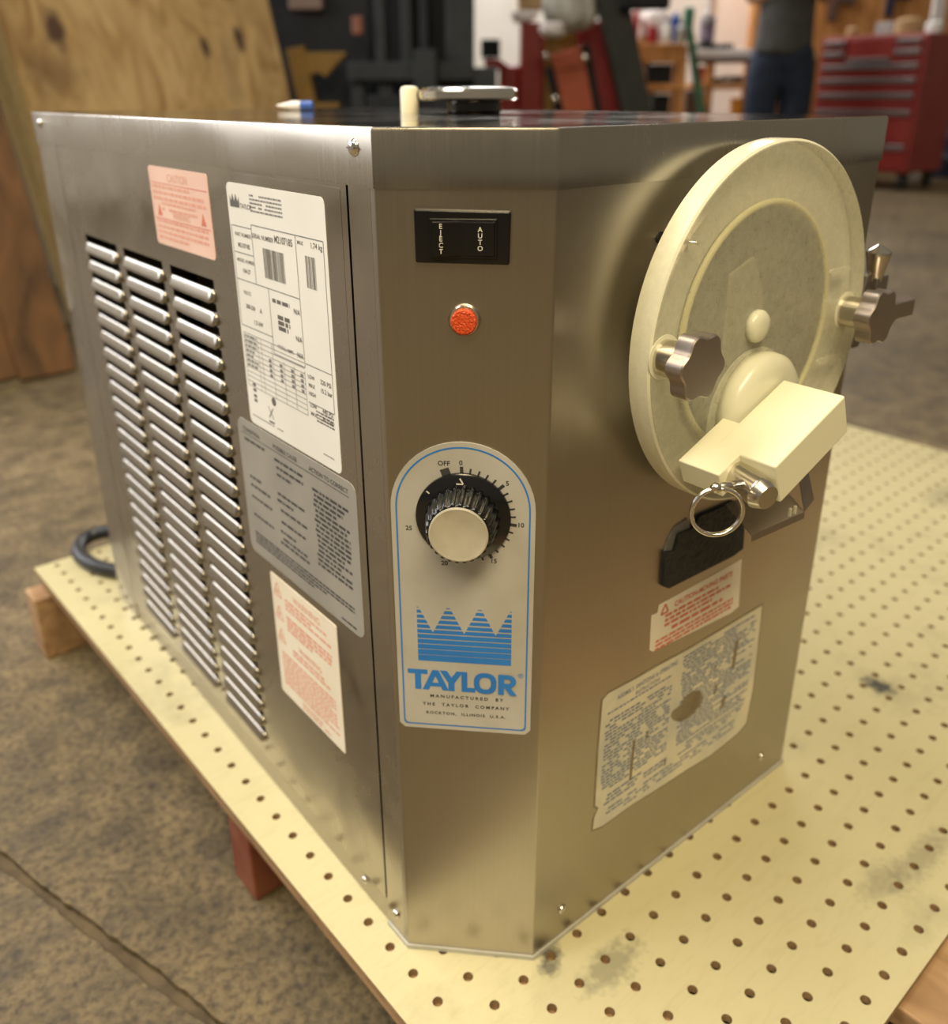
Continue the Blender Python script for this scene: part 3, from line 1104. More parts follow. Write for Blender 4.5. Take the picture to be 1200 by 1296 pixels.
# front caution label with a torn corner
L5 = label_plate(FF, [(6.40, 7.92), (6.52, 7.82), (9.85, 7.60), (10.18, 7.68), (10.03, 9.22), (6.62, 9.14), (6.60, 8.92), (6.36, 8.95)], 'caution_label', 'red_paper')
t = MB()
text_into(t, FF, 0, 'CAUTION-MOVING PARTS', 8.45, 8.92, 0.215, TI, bold=0.03, xs=.95)
greek(t, FF, 6.9, 9.9, 8.35, 8.75, .14, .08, TI, RNG, 1)
greek(t, FF, 7.2, 9.4, 8.15, 8.3, .14, .10, TI, RNG, 1)
greek(t, FF, 6.6, 9.9, 7.74, 8.1, .12, .07, TI, RNG, 1)
for a, b in (((6.72, 8.82), (7.0, 8.82)), ((7.0, 8.82), (6.86, 9.08)), ((6.86, 9.08), (6.72, 8.82))):
    line(t, FF, *a, *b, 0.06, TI)
t.build('lettering', 'ink_red', L5, fix=False)

# worn instruction label, a round bite torn out of its middle
r9 = random.Random(9)
outl = [(4.68, 3.12), (5.05, 3.0), (6.2, 3.02), (7.3, 2.92), (8.6, 2.85), (9.7, 2.74), (11.0, 2.84), (11.42, 3.0), (11.53, 4.2), (11.46, 6.0), (11.40, 7.22),
        (9.6, 7.20), (8.0, 7.20), (7.2, 7.24), (5.9, 7.26), (4.95, 7.30), (4.74, 7.20), (4.70, 5.6), (4.71, 3.9), (4.85, 3.75), (4.70, 3.5)]
MB().prism(FF, [(8.1 + (a - 8.1) * 1.018, 5.05 + (b - 5.05) * 1.025) for a, b in outl], 0, .006).build('label_backing', 'glue', mach, label='brown glue edge round the worn label')
L6 = label_plate(FF, outl, 'instruction_label', 'old_paper')
t = MB()
text_into(t, FF, 0, 'ASSEMBLY, SANITIZING & OPERATING', 6.45, 7.0, 0.19, TI, bold=0.015, xs=.72)
text_into(t, FF, 0, 'INSTRUCTIONS', 6.45, 6.80, 0.17, TI, bold=0.015, xs=.8)
greek(t, FF, 4.95, 7.5, 6.55, 6.70, .11, .05, TI, RNG, 1)
greek(t, FF, 4.85, 7.55, 4.15, 6.45, .105, .058, TI, RNG, .8, .1)
greek(t, FF, 7.85, 11.3, 4.05, 7.05, .105, .058, TI, RNG, .85, .1)
greek(t, FF, 4.9, 7.6, 3.62, 4.0, .12, .065, TI, RNG, .8)
greek(t, FF, 5.0, 10.9, 3.1, 3.52, .13, .06, TI, RNG, .75, .4)
greek(t, FF, 8.0, 11.2, 3.55, 3.95, .12, .06, TI, RNG, .8, .4)
t.build('lettering', 'ink_navy', L6, fix=False)
t = MB()
bite = [(7.42 + .12, 5.28), (7.6, 5.42), (7.95, 5.46), (8.05, 5.62), (8.4, 5.68), (8.75, 5.55), (8.98, 5.2), (8.85, 4.95), (8.45, 4.78), (8.0, 4.86), (7.7, 5.06)]
t.flat(FF, bite, TI + .002)
t.build('torn_patch', 'glue', L6, fix=False, label='round brown patch where the paper is torn away')
for s, v0, v1, w in ((10.3, 5.55, 6.55, .11), (6.05, 3.95, 5.3, .07), (9.55, 5.0, 5.4, .09), (10.0, 4.3, 4.7, .13), (9.4, 5.9, 6.1, .06), (6.6, 5.0, 5.3, .05), (7.5, 3.6, 3.9, .05)):
    t = MB()
    t.flat(FF, [(s - w, v0), (s + w * .6, v0 + .05), (s + w, v1), (s - w * .5, v1 - .04)], TI + .002)
    t.build('scuff', 'glue', L6, fix=False)

# black foam block in the slot under the door
fo = [(6.61, 9.72), (6.57, 10.36), (6.58, 10.67), (6.90, 10.60), (6.96, 10.70), (7.01, 11.01), (7.63, 11.0), (7.80, 11.25), (9.3, 11.2), (9.84, 10.24), (9.90, 9.62),
      (9.45, 9.55), (6.83, 9.58)]
MB().prism(FF, fo, -0.02, 0.10).build('foam_block', 'foam', mach)
MB().prism(FF, [(6.62, 10.67), (6.9, 10.60), (7.01, 11.01), (7.55, 11.0), (7.4, 11.3), (6.95, 11.22), (6.72, 10.95)], 0, 0.03).build('foam_residue', 'ink_grey', mach)

# ------------------------------------------------------------------ rocker switch
sw = MB().prism(FCH, [(0.72, 17.99), (2.46, 17.97), (2.48, 18.93), (0.71, 18.96)], 0, 0.09).build('rocker_switch', 'gloss_black', mach, bevel=0.035, label='black rocker switch marked EJECT and AUTO')
MB().prism(FCH, [(1.0, 18.09), (2.24, 18.09), (2.24, 18.80), (1.0, 18.80)], 0.085, 0.12).build('rocker_frame', 'gloss_black', sw, bevel=0.03)
rk = MB().add([FCH.P(s, v, o) for s, v, o in ((1.05, 18.13, .10), (1.62, 18.13, .10), (2.2, 18.13, .10), (2.2, 18.76, .10), (1.62, 18.76, .10), (1.05, 18.76, .10),
               (1.06, 18.14, .24), (1.62, 18.14, .13), (2.19, 18.14, .15), (2.19, 18.75, .15), (1.62, 18.75, .13), (1.06, 18.75, .24))],
              [(0, 1, 7, 6), (1, 2, 8, 7), (2, 3, 9, 8), (3, 4, 10, 9), (4, 5, 11, 10), (5, 0, 6, 11), (6, 7, 10, 11), (7, 8, 9, 10)])
rk.build('rocker', 'gloss_black', sw, bevel=0.02)


def rock_o(s):
    return (.24 - .11 * (s - 1.06) / .56 if s < 1.62 else .13 + .02 * (s - 1.62) / .57) + .006


t = MB()
for txt, s, v1, dv in (('EJECT', 1.22, 18.67, .112), ('AUTO', 1.93, 18.61, .112)):
    for k, ch in enumerate(txt):
        text_into(t, FCH, 0, ch, s, v1 - dv * k, 0.125, rock_o(s), xs=1.0, bold=0.012)
t.build('lettering', 'ink_white', sw, fix=False)

# red pilot light
pl_ = MB().lathe(FCH, 1.62, 16.92, [(0, .315), (.05, .31), (.10, .27), (.10, .255)], 32).build('pilot_light', 'chrome', mach, smooth=True)
MB().lathe(FCH, 1.62, 16.91, [(.08, .25), (.17, .25), (.20, .22), (.205, .1)], 32).build('lens', 'lens_red', pl_, smooth=True, label='faceted orange red lens')

# ------------------------------------------------------------------ badge plate and dial
BS = 1.55
arch = [(3.06, 7.40), (3.06, 12.92)] + [(BS + 1.51 * cos(a), 12.92 + 1.51 * sin(a)) for a in [pi * k / 24 for k in range(1, 24)]] + [(0.04, 12.92), (0.04, 7.40), (0.16, 7.27), (2.94, 7.27)]
bp = label_plate(FCH, arch, 'badge_plate', 'badge', 0.03)
bp['label'] = 'grey badge plate with blue border, crown emblem and dial scale'
BI = 0.034
KC = (1.565, 12.78)
t = MB()


def arch_line(ins):
    r = 1.51 - ins
    c = 0.10
    pts = [(BS - r, 7.27 + ins + c), (BS - r, 12.92)] + [(BS - r * cos(pi * k / 40), 12.92 + r * sin(pi * k / 40)) for k in range(1, 40)] + [(BS + r, 12.92), (BS + r, 7.27 + ins + c)]
    return pts + [(BS + r - c + c * cos(pi * k / 8), 7.27 + ins + c - c * sin(pi * k / 8)) for k in range(1, 5)] \
        + [(BS - r + c - c * sin(pi * k / 8), 7.27 + ins + c - c * cos(pi * k / 8)) for k in range(0, 4)]


a1, a2 = arch_line(0.10), arch_line(0.135)
n = len(a1)
t.add([FCH.P(s, v, BI) for s, v in a1 + a2], [(i, (i + 1) % n, n + (i + 1) % n, n + i) for i in range(n)])
t.build('border_line', 'ink_blue', bp, fix=False)
# crown of stacked stripes
t = MB()
c0, c1, zb, zm, zp = 0.52, 2.60, 9.14, 9.88, 10.60
NSTR = 9
edges = [9.14, 9.31, 9.46, 9.60, 9.735, 9.87, 10.00, 10.13, 10.26, 10.39, 10.52, 10.60]
gaps = [.012, .016, .02, .024, .028, .034, .04, .045, .05, .055, .06]
pk = [c0, c0 + (c1 - c0) / 3, c0 + 2 * (c1 - c0) / 3, c1]
for k in range(len(edges) - 1):
    z0, z1 = edges[k], edges[k + 1] - gaps[k]
    if z0 < zm - .02:
        t.flat(FCH, [(c0, z0), (c1, z0), (c1, z1), (c0, z1)], BI)
    else:
        hw = (c1 - c0) / 6
        for i, p in enumerate(pk):
            f0, f1 = hw * max(0, (zp + .02 - z0)) / (zp - zm), hw * max(0, (zp + .02 - z1)) / (zp - zm)
            l0, l1 = (0, 0) if i == 0 else (f0, f1)
            r0, r1 = (0, 0) if i == 3 else (f0, f1)
            t.flat(FCH, [(p - l0, z0), (p + r0, z0), (p + r1, z1), (p - l1, z1)], BI)
t.build('crown_emblem', 'ink_blue', bp, fix=False)
t = MB()
TB, TT = 8.36, 8.90
PZ = [0.0]


def poly(*pts):
    PZ[0] += .0004
    t.flat(FCH, list(pts), BI + PZ[0])


poly((.27, TT - .12), (.72, TT - .12), (.72, TT), (.27, TT))                        # T
poly((.43, TB), (.57, TB), (.57, TT - .1), (.43, TT - .1))
poly((.60, TB), (.74, TB), (.97, TT), (.83, TT))                                    # A
poly((1.06, TB), (1.20, TB), (.97, TT), (.83, TT))
poly((.75, TB + .10), (1.08, TB + .10), (1.04, TB + .20), (.79, TB + .20))
poly((1.19, TB), (1.33, TB), (1.33, TB + .27), (1.19, TB + .27))                    # Y
poly((1.00, TT), (1.16, TT), (1.33, TB + .26), (1.19, TB + .22))
poly((1.38, TT), (1.53, TT), (1.33, TB + .22), (1.19, TB + .26))
poly((1.49, TB), (1.62, TB), (1.62, TT), (1.49, TT))                                # L
poly((1.49, TB), (1.80, TB), (1.80, TB + .12), (1.49, TB + .12))
for k in range(40):                                                                 # O
    a, b = 2 * pi * k / 40, 2 * pi * (k + 1) / 40
    sup = lambda an, rx, ry: (2.025 + rx * math.copysign(abs(cos(an)) ** .8, cos(an)), (TB + TT) / 2 + ry * math.copysign(abs(sin(an)) ** .8, sin(an)))
    poly(sup(a, .255, .275), sup(b, .255, .275), sup(b, .13, .16), sup(a, .13, .16))
poly((2.32, TB), (2.45, TB), (2.45, TT), (2.32, TT))                                # R
poly((2.44, TT - .11), (2.56, TT - .11), (2.56, TT), (2.44, TT))
poly((2.44, TB + .20), (2.56, TB + .20), (2.56, TB + .31), (2.44, TB + .31))
for k in range(14):
    a, b = -pi / 2 + pi * k / 14, -pi / 2 + pi * (k + 1) / 14
    f_ = lambda an, rx, ry: (2.55 + rx * cos(an), TB + .37 + ry * sin(an))
    poly(f_(a, .17, .17), f_(b, .17, .17), f_(b, .05, .06), f_(a, .05, .06))
poly((2.46, TB + .21), (2.59, TB + .21), (2.74, TB), (2.59, TB))
text_into(t, FCH, 0, '\u00ae', 2.82, 8.88, 0.17, BI)
t.build('brand_lettering', 'ink_blue', bp, fix=False)
t = MB()
text_into(t, FCH, 0, 'MANUFACTURED  BY', 1.6, 8.19, 0.115, BI, bold=0.03, spacing=1.55, xs=1.05)
text_into(t, FCH, 0, 'THE  TAYLOR  COMPANY', 1.58, 7.96, 0.115, BI, bold=0.03, spacing=1.5, xs=1.05)
text_into(t, FCH, 0, 'ROCKTON,  ILLINOIS  U.S.A.', 1.58, 7.72, 0.105, BI, bold=0.03, spacing=1.32, xs=1.05)
t.build('maker_lettering', 'ink_black', bp, fix=False)
t = MB()
for k in range(0, 17):
    a = radians(91.5 - 9.95 * k)
    big = k % 5 == 0
    r0, r1, w = (.97, 1.12 if big else 1.09, .07 if big else .04)
    line(t, FCH, KC[0] + r0 * cos(a), KC[1] + r0 * sin(a), KC[0] + r1 * cos(a), KC[1] + r1 * sin(a), w, BI)
a = radians(110)
line(t, FCH, KC[0] + .96 * cos(a), KC[1] + .96 * sin(a), KC[0] + 1.13 * cos(a), KC[1] + 1.13 * sin(a), .19, BI)
t.build('scale_marks', 'ink_black', bp, fix=False)
t = MB()
for txt, an in (('OFF', 109), ('0', 92), ('5', 41), ('10', -7), ('15', -58), ('20', -110), ('25', -164)):
    a = radians(an)
    text_into(t, FCH, 0, txt, KC[0] + 1.20 * cos(a), KC[1] + 1.20 * sin(a) + (.04 if an == 109 else 0), .145, BI, bold=0.02)
t.build('scale_lettering', 'ink_black', bp, fix=False)

knob = MB().lathe(FCH, *KC, [(.035, .99), (.10, .99), (.13, .95), (.17, .80), (.20, .74)], 56).build('dial_knob', 'gloss_black', mach, smooth=True, label='black fluted dial knob with silver cap')
MB().lathe(FCH, *KC, [(.17, .76), (.30, .74), (.80, .655), (.84, .62)], 260, rfun=lambda a: 1 + 0.028 * max(-1, min(1, 2.2 * sin(26 * a)))).build('fluted_grip', 'gloss_black', knob, smooth='all')
MB().lathe(FCH, *KC, [(.80, .60), (.87, .60), (.885, .57), (.87, .52), (.865, .1)], 48).build('knob_cap', 'knob_cap', knob, smooth=True, label='silver knob cap')
t = MB()
line(t, FCH, KC[0] - .12, KC[1] + .80, KC[0] + .02, KC[1] + .80, .03, .185)
line(t, FCH, KC[0] + .02, KC[1] + .80, KC[0] - .05, KC[1] + .92, .03, .175)
line(t, FCH, KC[0] - .68, KC[1] + .55, KC[0] - .74, KC[1] + .60, .03, .16)
t.build('pointer_mark', 'ink_white', knob, fix=False)

# ------------------------------------------------------------------ freezer door
DC = (8.34, 16.02)
DR, D1, D2 = 4.0, 0.42, 1.0
MB().lathe(FF, *DC, [(-.02, 3.15), (D1 - .01, 3.15)], 64).build('barrel_flange', 'steel', mach, smooth=True)
bf = MB().lathe(FF, *DC, [(D1 - .015, 2.66), (D1 + .03, 2.66)], 64).build('baffle', 'baffle', mach, smooth=True)
MB().prism(FF, [(7.35, 17.3), (8.2, 17.6), (8.75, 16.6), (9.15, 15.1), (8.4, 14.7), (7.4, 15.4)], D1 + .03, D1 + .12).build('dasher_blade', 'blade', bf, bevel=.05)
door = MB().lathe(FF, *DC, [(D1, DR - .06), (D1 + .05, DR), (D2 - .05, DR), (D2 - .012, DR - .045)], 128, cap0=False, cap1=False).build('door', 'door_rim', mach, smooth=True, label='round cloudy translucent plastic door')
MB().lathe(FF, *DC, [(D2 - .012, DR - .045), (D2, DR - .07)], 128, cap0=False).build('door_face', 'door_face', door)
# thicker cloudy rim zone behind the face, outside the gasket
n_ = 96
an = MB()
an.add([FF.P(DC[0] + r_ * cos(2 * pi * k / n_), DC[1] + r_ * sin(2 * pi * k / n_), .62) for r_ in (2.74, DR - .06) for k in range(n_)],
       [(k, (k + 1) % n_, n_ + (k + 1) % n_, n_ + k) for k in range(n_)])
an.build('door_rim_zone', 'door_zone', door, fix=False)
# gasket ring
gk = MB()
ring = []
for k in range(96):
    a = 2 * pi * k / 96
    ring.append(FF.P(DC[0] + 2.72 * cos(a), DC[1] + 2.72 * sin(a), .72))
gk.tube(ring, 0.075 * IN, 8, closed=True)
gk.build('gasket_ring', 'gasket', door, smooth='all')
MB().lathe(FF, DC[0] - .55, DC[1] + .19, [(D2 - .02, .36), (D2 + .10, .36), (D2 + .18, .30), (D2 + .22, .16), (D2 + .225, .03)], 32).build('door_boss', 'dome_plastic', door, smooth='all')
for v in (16.95, 14.75):
    MB().prism(FF, rrect(10.9, 11.75, v - .07, v + .07, .06), .80, .86).build('locating_tab', 'dome_plastic', door)
MB().tube([FF.P(5.63, 18.17, -.1), FF.P(5.63, 18.17, .9)], .045 * IN, 10).build('door_pin', 'pin', mach, smooth='all')
MB().lathe(FF, 5.60, 18.18, [(0.0, .13), (.02, .13)], 20).build('pin_hole_disc', 'rubber', mach)  # flat black disc on the panel, its colour standing in for a dark hole

# star knobs on threaded studs
for sx, sv in ((4.76, 16.06), (11.55, 15.98)):
    k_ = MB().lathe(FF, sx, sv, [(1.55, .58), (1.58, .63), (1.93, .63), (1.96, .60)], 120,
                    rfun=lambda a: 1 + 0.085 * max(-1, min(1, 1.15 * cos(6 * a + .5)))).build('star_knob', 'satin', mach, smooth=True, label='satin steel star knob')
    MB().lathe(FF, sx, sv, [(1.0, .37), (1.57, .37)], 32).build('stud_collar', 'pin', k_, smooth=True)
    MB().lathe(FF, sx, sv, [(.99, .46), (1.01, .46), (1.015, .40)], 32).build('washer', 'dome_plastic', k_, smooth=True)

# hinge parts beyond the right rim
hg = MB().prism(FF, [(13.45, 14.55), (13.75, 14.55), (14.02, 15.3), (14.05, 16.5), (13.6, 16.5), (13.4, 15.5)], 0, .40).build('hinge_bracket', 'dark_metal', mach, bevel=.04)
HZ = Frame((13.93, YF - .42, 0), (1, 0, 0), (0, -1, 0), (0, 0, 1))
MB().lathe(HZ, 0, 0, [(16.3, .18), (16.55, .22), (16.95, .30), (17.0, .32), (17.06, .31), (17.26, .03)], 28).build('hinge_pin', 'chrome', hg, smooth=True)
MB().prism(FF, rrect(13.75, 14.35, 16.0, 16.45, .06), .2, .6).build('hinge_ear', 'dark_metal', hg, bevel=.03)
HL = Frame((0, YF - 1.2, 0), (1, 0, 0), (0, -1, 0), (0, 0, 1))
MB().prism(HL, [(12.4, -.16), (13.9, -.2)] + [(14.1 + .24 * cos(a), .03 + .24 * sin(a)) for a in [-pi / 2 + pi * k / 10 for k in range(11)]] + [(13.9, .26), (12.4, .2)], 15.55, 15.98).build('latch_lever', 'satin', hg, bevel=.03)

# ------------------------------------------------------------------ draw valve
AV = radians(23)
e1 = Vector((cos(AV), 0, sin(AV)))
e2 = Vector((-sin(AV), 0, cos(AV)))
FV = Frame((8.2, YF, 15.06), e1, e2, (0, -1, 0))        # s to the right along the block, v up across it
va = MB().box(FV, -2.52, 0, -.98, 0, 1.60, 3.05).build('spout_block', 'white_plastic', mach, bevel=.05, seg=3, label='ivory plastic spout block')
MB().box(FV, -3.22, -1.66, -.60, -.003, 1.20, 2.22).build('spout_tongue', 'white_plastic', va, bevel=.03, seg=3)
MB().lathe(FF, 7.98, 14.30, [(1.0, 1.30), (1.20, 1.32), (1.36, 1.30), (1.47, 1.20), (1.53, 1.02), (1.56, .6)], 64).build('valve_flange', 'dome_plastic', va, smooth='all', label='rounded pale plastic valve flange')
MB().lathe(FF, 7.88, 14.22, [(.99, 1.48), (1.008, 1.48), (1.01, 1.44)], 64).build('valve_seat', 'door_face', va, smooth=True)
p0, p1 = FF.P(5.92, 13.60, 2.0), FF.P(5.66, 13.50, 3.12)
dv = (p1 - p0)
dn = dv.normalized()
du = dn.orthogonal().normalized()
FP = Frame(p0 / IN, du, dn.cross(du), dn)
PLN = dv.length / IN
pn = MB().lathe(FP, 0, 0, [(0, .345), (PLN * .80, .345), (PLN * .815, .344), (PLN * .83, .338), (PLN * .85, .326), (PLN * .99, .252), (PLN, .245), (PLN + .001, .22)], 48).build('valve_plunger', 'pin', mach, smooth=True, label='turned steel plunger with chamfered end')
MB().tube([FF.P(5.45, 13.70, 2.62), FF.P(4.62, 13.85, 2.62)], .085 * IN, 12).build('cross_rod', 'pin', pn, smooth='all')
MB().lathe(Frame(FF.P(4.6, 13.86, 2.62) / IN, (0, 1, 0), (0, 0, 1), (1, 0, 0)), 0, 0, [(-.11, .03), (-.08, .085), (0, .115), (.08, .085), (.11, .03)], 16).build('rod_ball', 'pin', pn, smooth='all')
rc = Vector((4.66, YF - 2.66, 13.34))
vdir = (rc - Vector((CC[0] * cos(-TH) - CC[1] * sin(-TH), CC[0] * sin(-TH) + CC[1] * cos(-TH), CC[2]))).normalized()
ru_ = Vector((0.80, -0.60, 0)).normalized()
kr = MB()
pts = []
for k in range(121):
    a = pi / 2 + 2 * 2 * pi * k / 120
    rr = .50
    pts.append((rc + ru_ * rr * cos(a) + Vector((0, 0, 1)) * rr * sin(a) + ru_.cross(Vector((0, 0, 1))) * (.085 * (k / 120 - .5))) * IN)
kr.tube(pts, .043 * IN, 8)
kr.build('key_ring', 'chrome', mach, smooth='all', label='steel split ring hanging from the plunger rod')
# thin smoky guard under the spout
gd = MB()
gp = [(7.25, 1.15, 12.15), (6.62, 2.28, 12.02), (8.56, 2.36, 12.0), (9.35, 1.2, 12.1)]
gd.add([FF.P(a, c, b) for a, b, c in gp] + [FF.P(a, c - .03, b) for a, b, c in gp], [(0, 1, 2, 3), (7, 6, 5, 4), (0, 4, 5, 1), (1, 5, 6, 2), (2, 6, 7, 3), (3, 7, 4, 0)])
wl = [(8.56, 2.36, 12.0), (9.22, 2.2, 12.05), (9.10, 2.0, 12.78), (8.62, 2.08, 12.72)]
gd2 = MB()
gd2.add([FF.P(a, c, b) for a, b, c in wl] + [FF.P(a + .02, c, b - .03) for a, b, c in wl], [(0, 1, 2, 3), (7, 6, 5, 4), (0, 4, 5, 1), (1, 5, 6, 2), (2, 6, 7, 3), (3, 7, 4, 0)])
g1 = gd.build('drip_guard', 'clear', mach, label='thin smoky see-through guard under the spout')
gd2.build('guard_flange', 'satin', g1)
MB().add([FF.P(a, c, b) for a, b, c in [(6.62, 2.28, 12.02), (6.60, 2.30, 11.86), (8.56, 2.38, 11.84), (8.56, 2.36, 12.0)]], [(0, 1, 2, 3)]).build('guard_lip', 'satin', g1)
for s in (8.05, 8.25):
    MB().box(FF, s, s + .06, 12.0, 12.2, 2.25, 2.3).build('guard_tab', 'dome_plastic', g1)

# ------------------------------------------------------------------ on the lid
cap = MB().lathe(FT, 9.3, 9.1, [(.38, 1.2), (.36, 1.42), (.42, 1.50), (.62, 1.50), (.70, 1.42), (.74, 1.1), (.75, .1)], 64).build('filler_cap', 'chrome', mach, smooth=True, label='polished metal filler cap')
MB().lathe(FT, 9.42, 8.98, [(-.01, .80), (.08, .84), (.16, .79), (.24, .84), (.32, .79), (.40, .80)], 48).build('cap_neck', 'gloss_black', cap, smooth='all')
MB().lathe(FT, 8.1, 10.5, [(-.01, .28), (.66, .28), (.74, .24), (.77, .12)], 28).build('lid_stop', 'post_plastic', mach, smooth=True, label='cream plastic stop post')
hb = MB().tube([FT.P(8.3, 10.3, .5), FT.P(8.55, 9.9, .5)], .16 * IN, 10).build('cap_hinge', 'dark_metal', mach, smooth='all')

# power cord looping out behind
ctrl = [(3.6, 24.2, 1.2), (3.2, 26.0, 1.1), (2.4, 28.0, .75), (1.3, 29.2, .45), (.45, 28.9, .36), (-.02, 27.6, .36), (.25, 26.0, .36), (.95, 24.8, .36), (1.7, 24.0, .36), (2.6, 23.4, .40), (3.2, 22.6, .5)]


def smooth_path(c, n=8):
    c = [Vector(p) for p in c]
    out = []
    for i in range(len(c) - 1):
        a, b = c[max(i - 1, 0)], c[i]
        d, e = c[i + 1], c[min(i + 2, len(c) - 1)]
        for k in range(n):
            t = k / n
            out.append(0.5 * ((2 * b) + (d - a) * t + (2 * a - 5 * b + 4 * d - e) * t * t + (3 * b - a - 3 * d + e) * t ** 3))
    out.append(c[-1])
    return out


MB().tube([Vector(p) * IN for p in smooth_path(ctrl)], .34 * IN, 14).build('power_cord', 'rubber', mach, smooth='all', label='thick black power cord looping behind')

# small capped tube lying on the lid
tb = thing('glue_tube', 'small white tube with a blue cap lying on top of the freezer', 'tube')
tb.rotation_euler = (0, 0, TH)
tb.location = (0, 0, FLOOR * IN)
HB = H + .17
MB().tube([Vector((7.3, 17.7, HB)) * IN, Vector((7.75, 17.25, HB)) * IN, Vector((7.95, 17.05, HB)) * IN], [.03 * IN, .17 * IN, .15 * IN], 16).build('tube_body', 'plastic_white', tb, smooth=True)
MB().tube([Vector((7.93, 17.07, HB)) * IN, Vector((8.25, 16.75, HB)) * IN], .165 * IN, 16).build('cap', 'plastic_blue', tb, smooth=True)

# ================================================================== LEANING SHEETS
def lean_sheet(name, bl, phi, tilt, w, h, th, face, label, edge=None, s0=0.0, group=None):
    e = Vector((cos(phi), sin(phi), 0))
    nb = Vector((-sin(phi), cos(phi), 0))
    up = Vector((0, 0, cos(tilt))) + nb * sin(tilt)
    n_ = e.cross(up)
    F = Frame((bl[0], bl[1], 0), e, up, n_)
    f_ = MB()
    # front skin and core
    f_.box(F, s0, s0 + w, th * sin(tilt), h, -th, 0)
    o = f_.build(name, face, None, bevel=.04)
    tag(o, label, 'board', group)
    return o, F


sh1, F1 = lean_sheet('plywood_sheet', (25, 95), 0.4, 0.20, 48, 88, 0.75, 'ply', 'pale knotty pine plywood sheet leaning behind the freezer, foremost of its stack')
e_ = Vector((cos(.4), sin(.4), 0))
nb_ = Vector((-sin(.4), cos(.4), 0))
sh2, F2 = lean_sheet('plywood_sheet', (25 - 1.3 * e_.x + .78 * nb_.x, 95 - 1.3 * e_.y + .78 * nb_.y), 0.4, 0.20, 46, 88, 0.72, 'ply_edge', 'greenish plywood sheet leaning right behind the pale knotty one')
sh3, F3 = lean_sheet('plywood_sheet', (25 - 2.2 * e_.x + 1.54 * nb_.x, 95 - 2.2 * e_.y + 1.54 * nb_.y), 0.4, 0.20, 44, 88, 0.72, 'ply_edge', 'rearmost plywood sheet of the leaning stack, against the partition')
for nm, bl, w, lb in (('brown_plank', (10.6, 74.4), 5.2, 'narrow brown stained plank leaning between plywood and brown panel'),
                      ('plywood_sheet', (-1.2, 75.2), 12.6, 'dark brown stained plywood sheet leaning beside the narrow brown plank')):
    lean_sheet(nm, bl, 0.05, 0.30, w, 98, 0.8, 'brown_wood', lb)
pf = Frame((25 + nb_.x * 21.5, 95 + nb_.y * 21.5, 0), e_, (0, 0, 1), e_.cross(Vector((0, 0, 1))))
pw = MB().box(pf, -24, 24, 0, 96, -4, 0).build('wall_middle', 'wall_white')
pw['kind'] = 'structure'

# ================================================================== SHOP BACKGROUND
def px_rect(x0, x1, y0, y1, L):
    ym = (y0 + y1) / 2
    u0, _ = pix(x0, ym, L)
    u1, _ = pix(x1, ym, L)
    xm = (x0 + x1) / 2
    _, z1 = pix(xm, y0, L)
    _, z0 = pix(xm, y1, L)
    return u0, u1, max(z0, 0), z1


def bgbox(name, material, x0, x1, y0, y1, L, dep, parent=None, floor_=False, bevel=.3, label=None):
    u0, u1, z0, z1 = px_rect(x0, x1, y0, y1, L)
    if floor_:
        z0 = 0
    F = gframe(0, L, 0)
    return MB().box(F, u0, u1, z0, z1, -dep, 0).build(name, material, parent, bevel=bevel, label=label)


def bgpoly(name, material, pts, L, dep, parent=None, bevel=.2, label=None):
    F = gframe(0, L, 0)
    q = [pix(x, y, L) for x, y in pts]
    return MB().prism(F, [(u, z) for u, z in q], -dep, 0).build(name, material, parent, bevel=bevel, label=label)


def bgbeam(name, material, a, b, w, L, dep, parent=None, to_floor=False, bevel=.2):
    """slanted bar given by two pixels; optionally continued down to the floor"""
    F = gframe(0, L, 0)
    A, B = Vector(pix(*a, L)), Vector(pix(*b, L))
    if to_floor:
        t = A.y / (A.y - B.y)
        B = A + (B - A) * t
    d = (B - A).normalized()
    n_ = Vector((-d.y, d.x)) * w / 2
    pts = [A - n_, A + n_, B + n_, B - n_]
    if to_floor:
        pts = [(p.x, max(p.y, 0)) for p in pts]
    else:
        pts = [(p.x, p.y) for p in pts]
    return MB().prism(F, pts, -dep, 0).build(name, material, parent, bevel=bevel)


def cylinder(name, material, px, y_top, y_bot, L, r, parent=None, prof=None, floor_=False):
    u, z1 = pix(px, y_top, L)
    _, z0 = pix(px, y_bot, L)
    if floor_:
        z0 = 0
    F = gframe(u, L, 0)
    FZ = Frame(F.o, F.u, -F.n, (0, 0, 1))
    prof = prof or [(0, .96), (.03, 1), (.97, 1), (1, .9)]
    return MB().lathe(FZ, 0, 0, [(z0 + (z1 - z0) * a, r * b) for a, b in prof], 24).build(name, material, parent, smooth=True)


# --- dark machine behind the plywood
LM = 195
mc = thing('industrial_machine', 'large dark machine with black upright channels and mustard yellow brackets', 'machine', G(pix(470, 100, LM)[0], LM, 0))


def adopt(o, p):
    o.parent = p
    o.matrix_parent_inverse = Matrix.LocRotScale(p.location, p.rotation_euler, None).inverted()
    return o


def A(o):
    return adopt(o, mc)


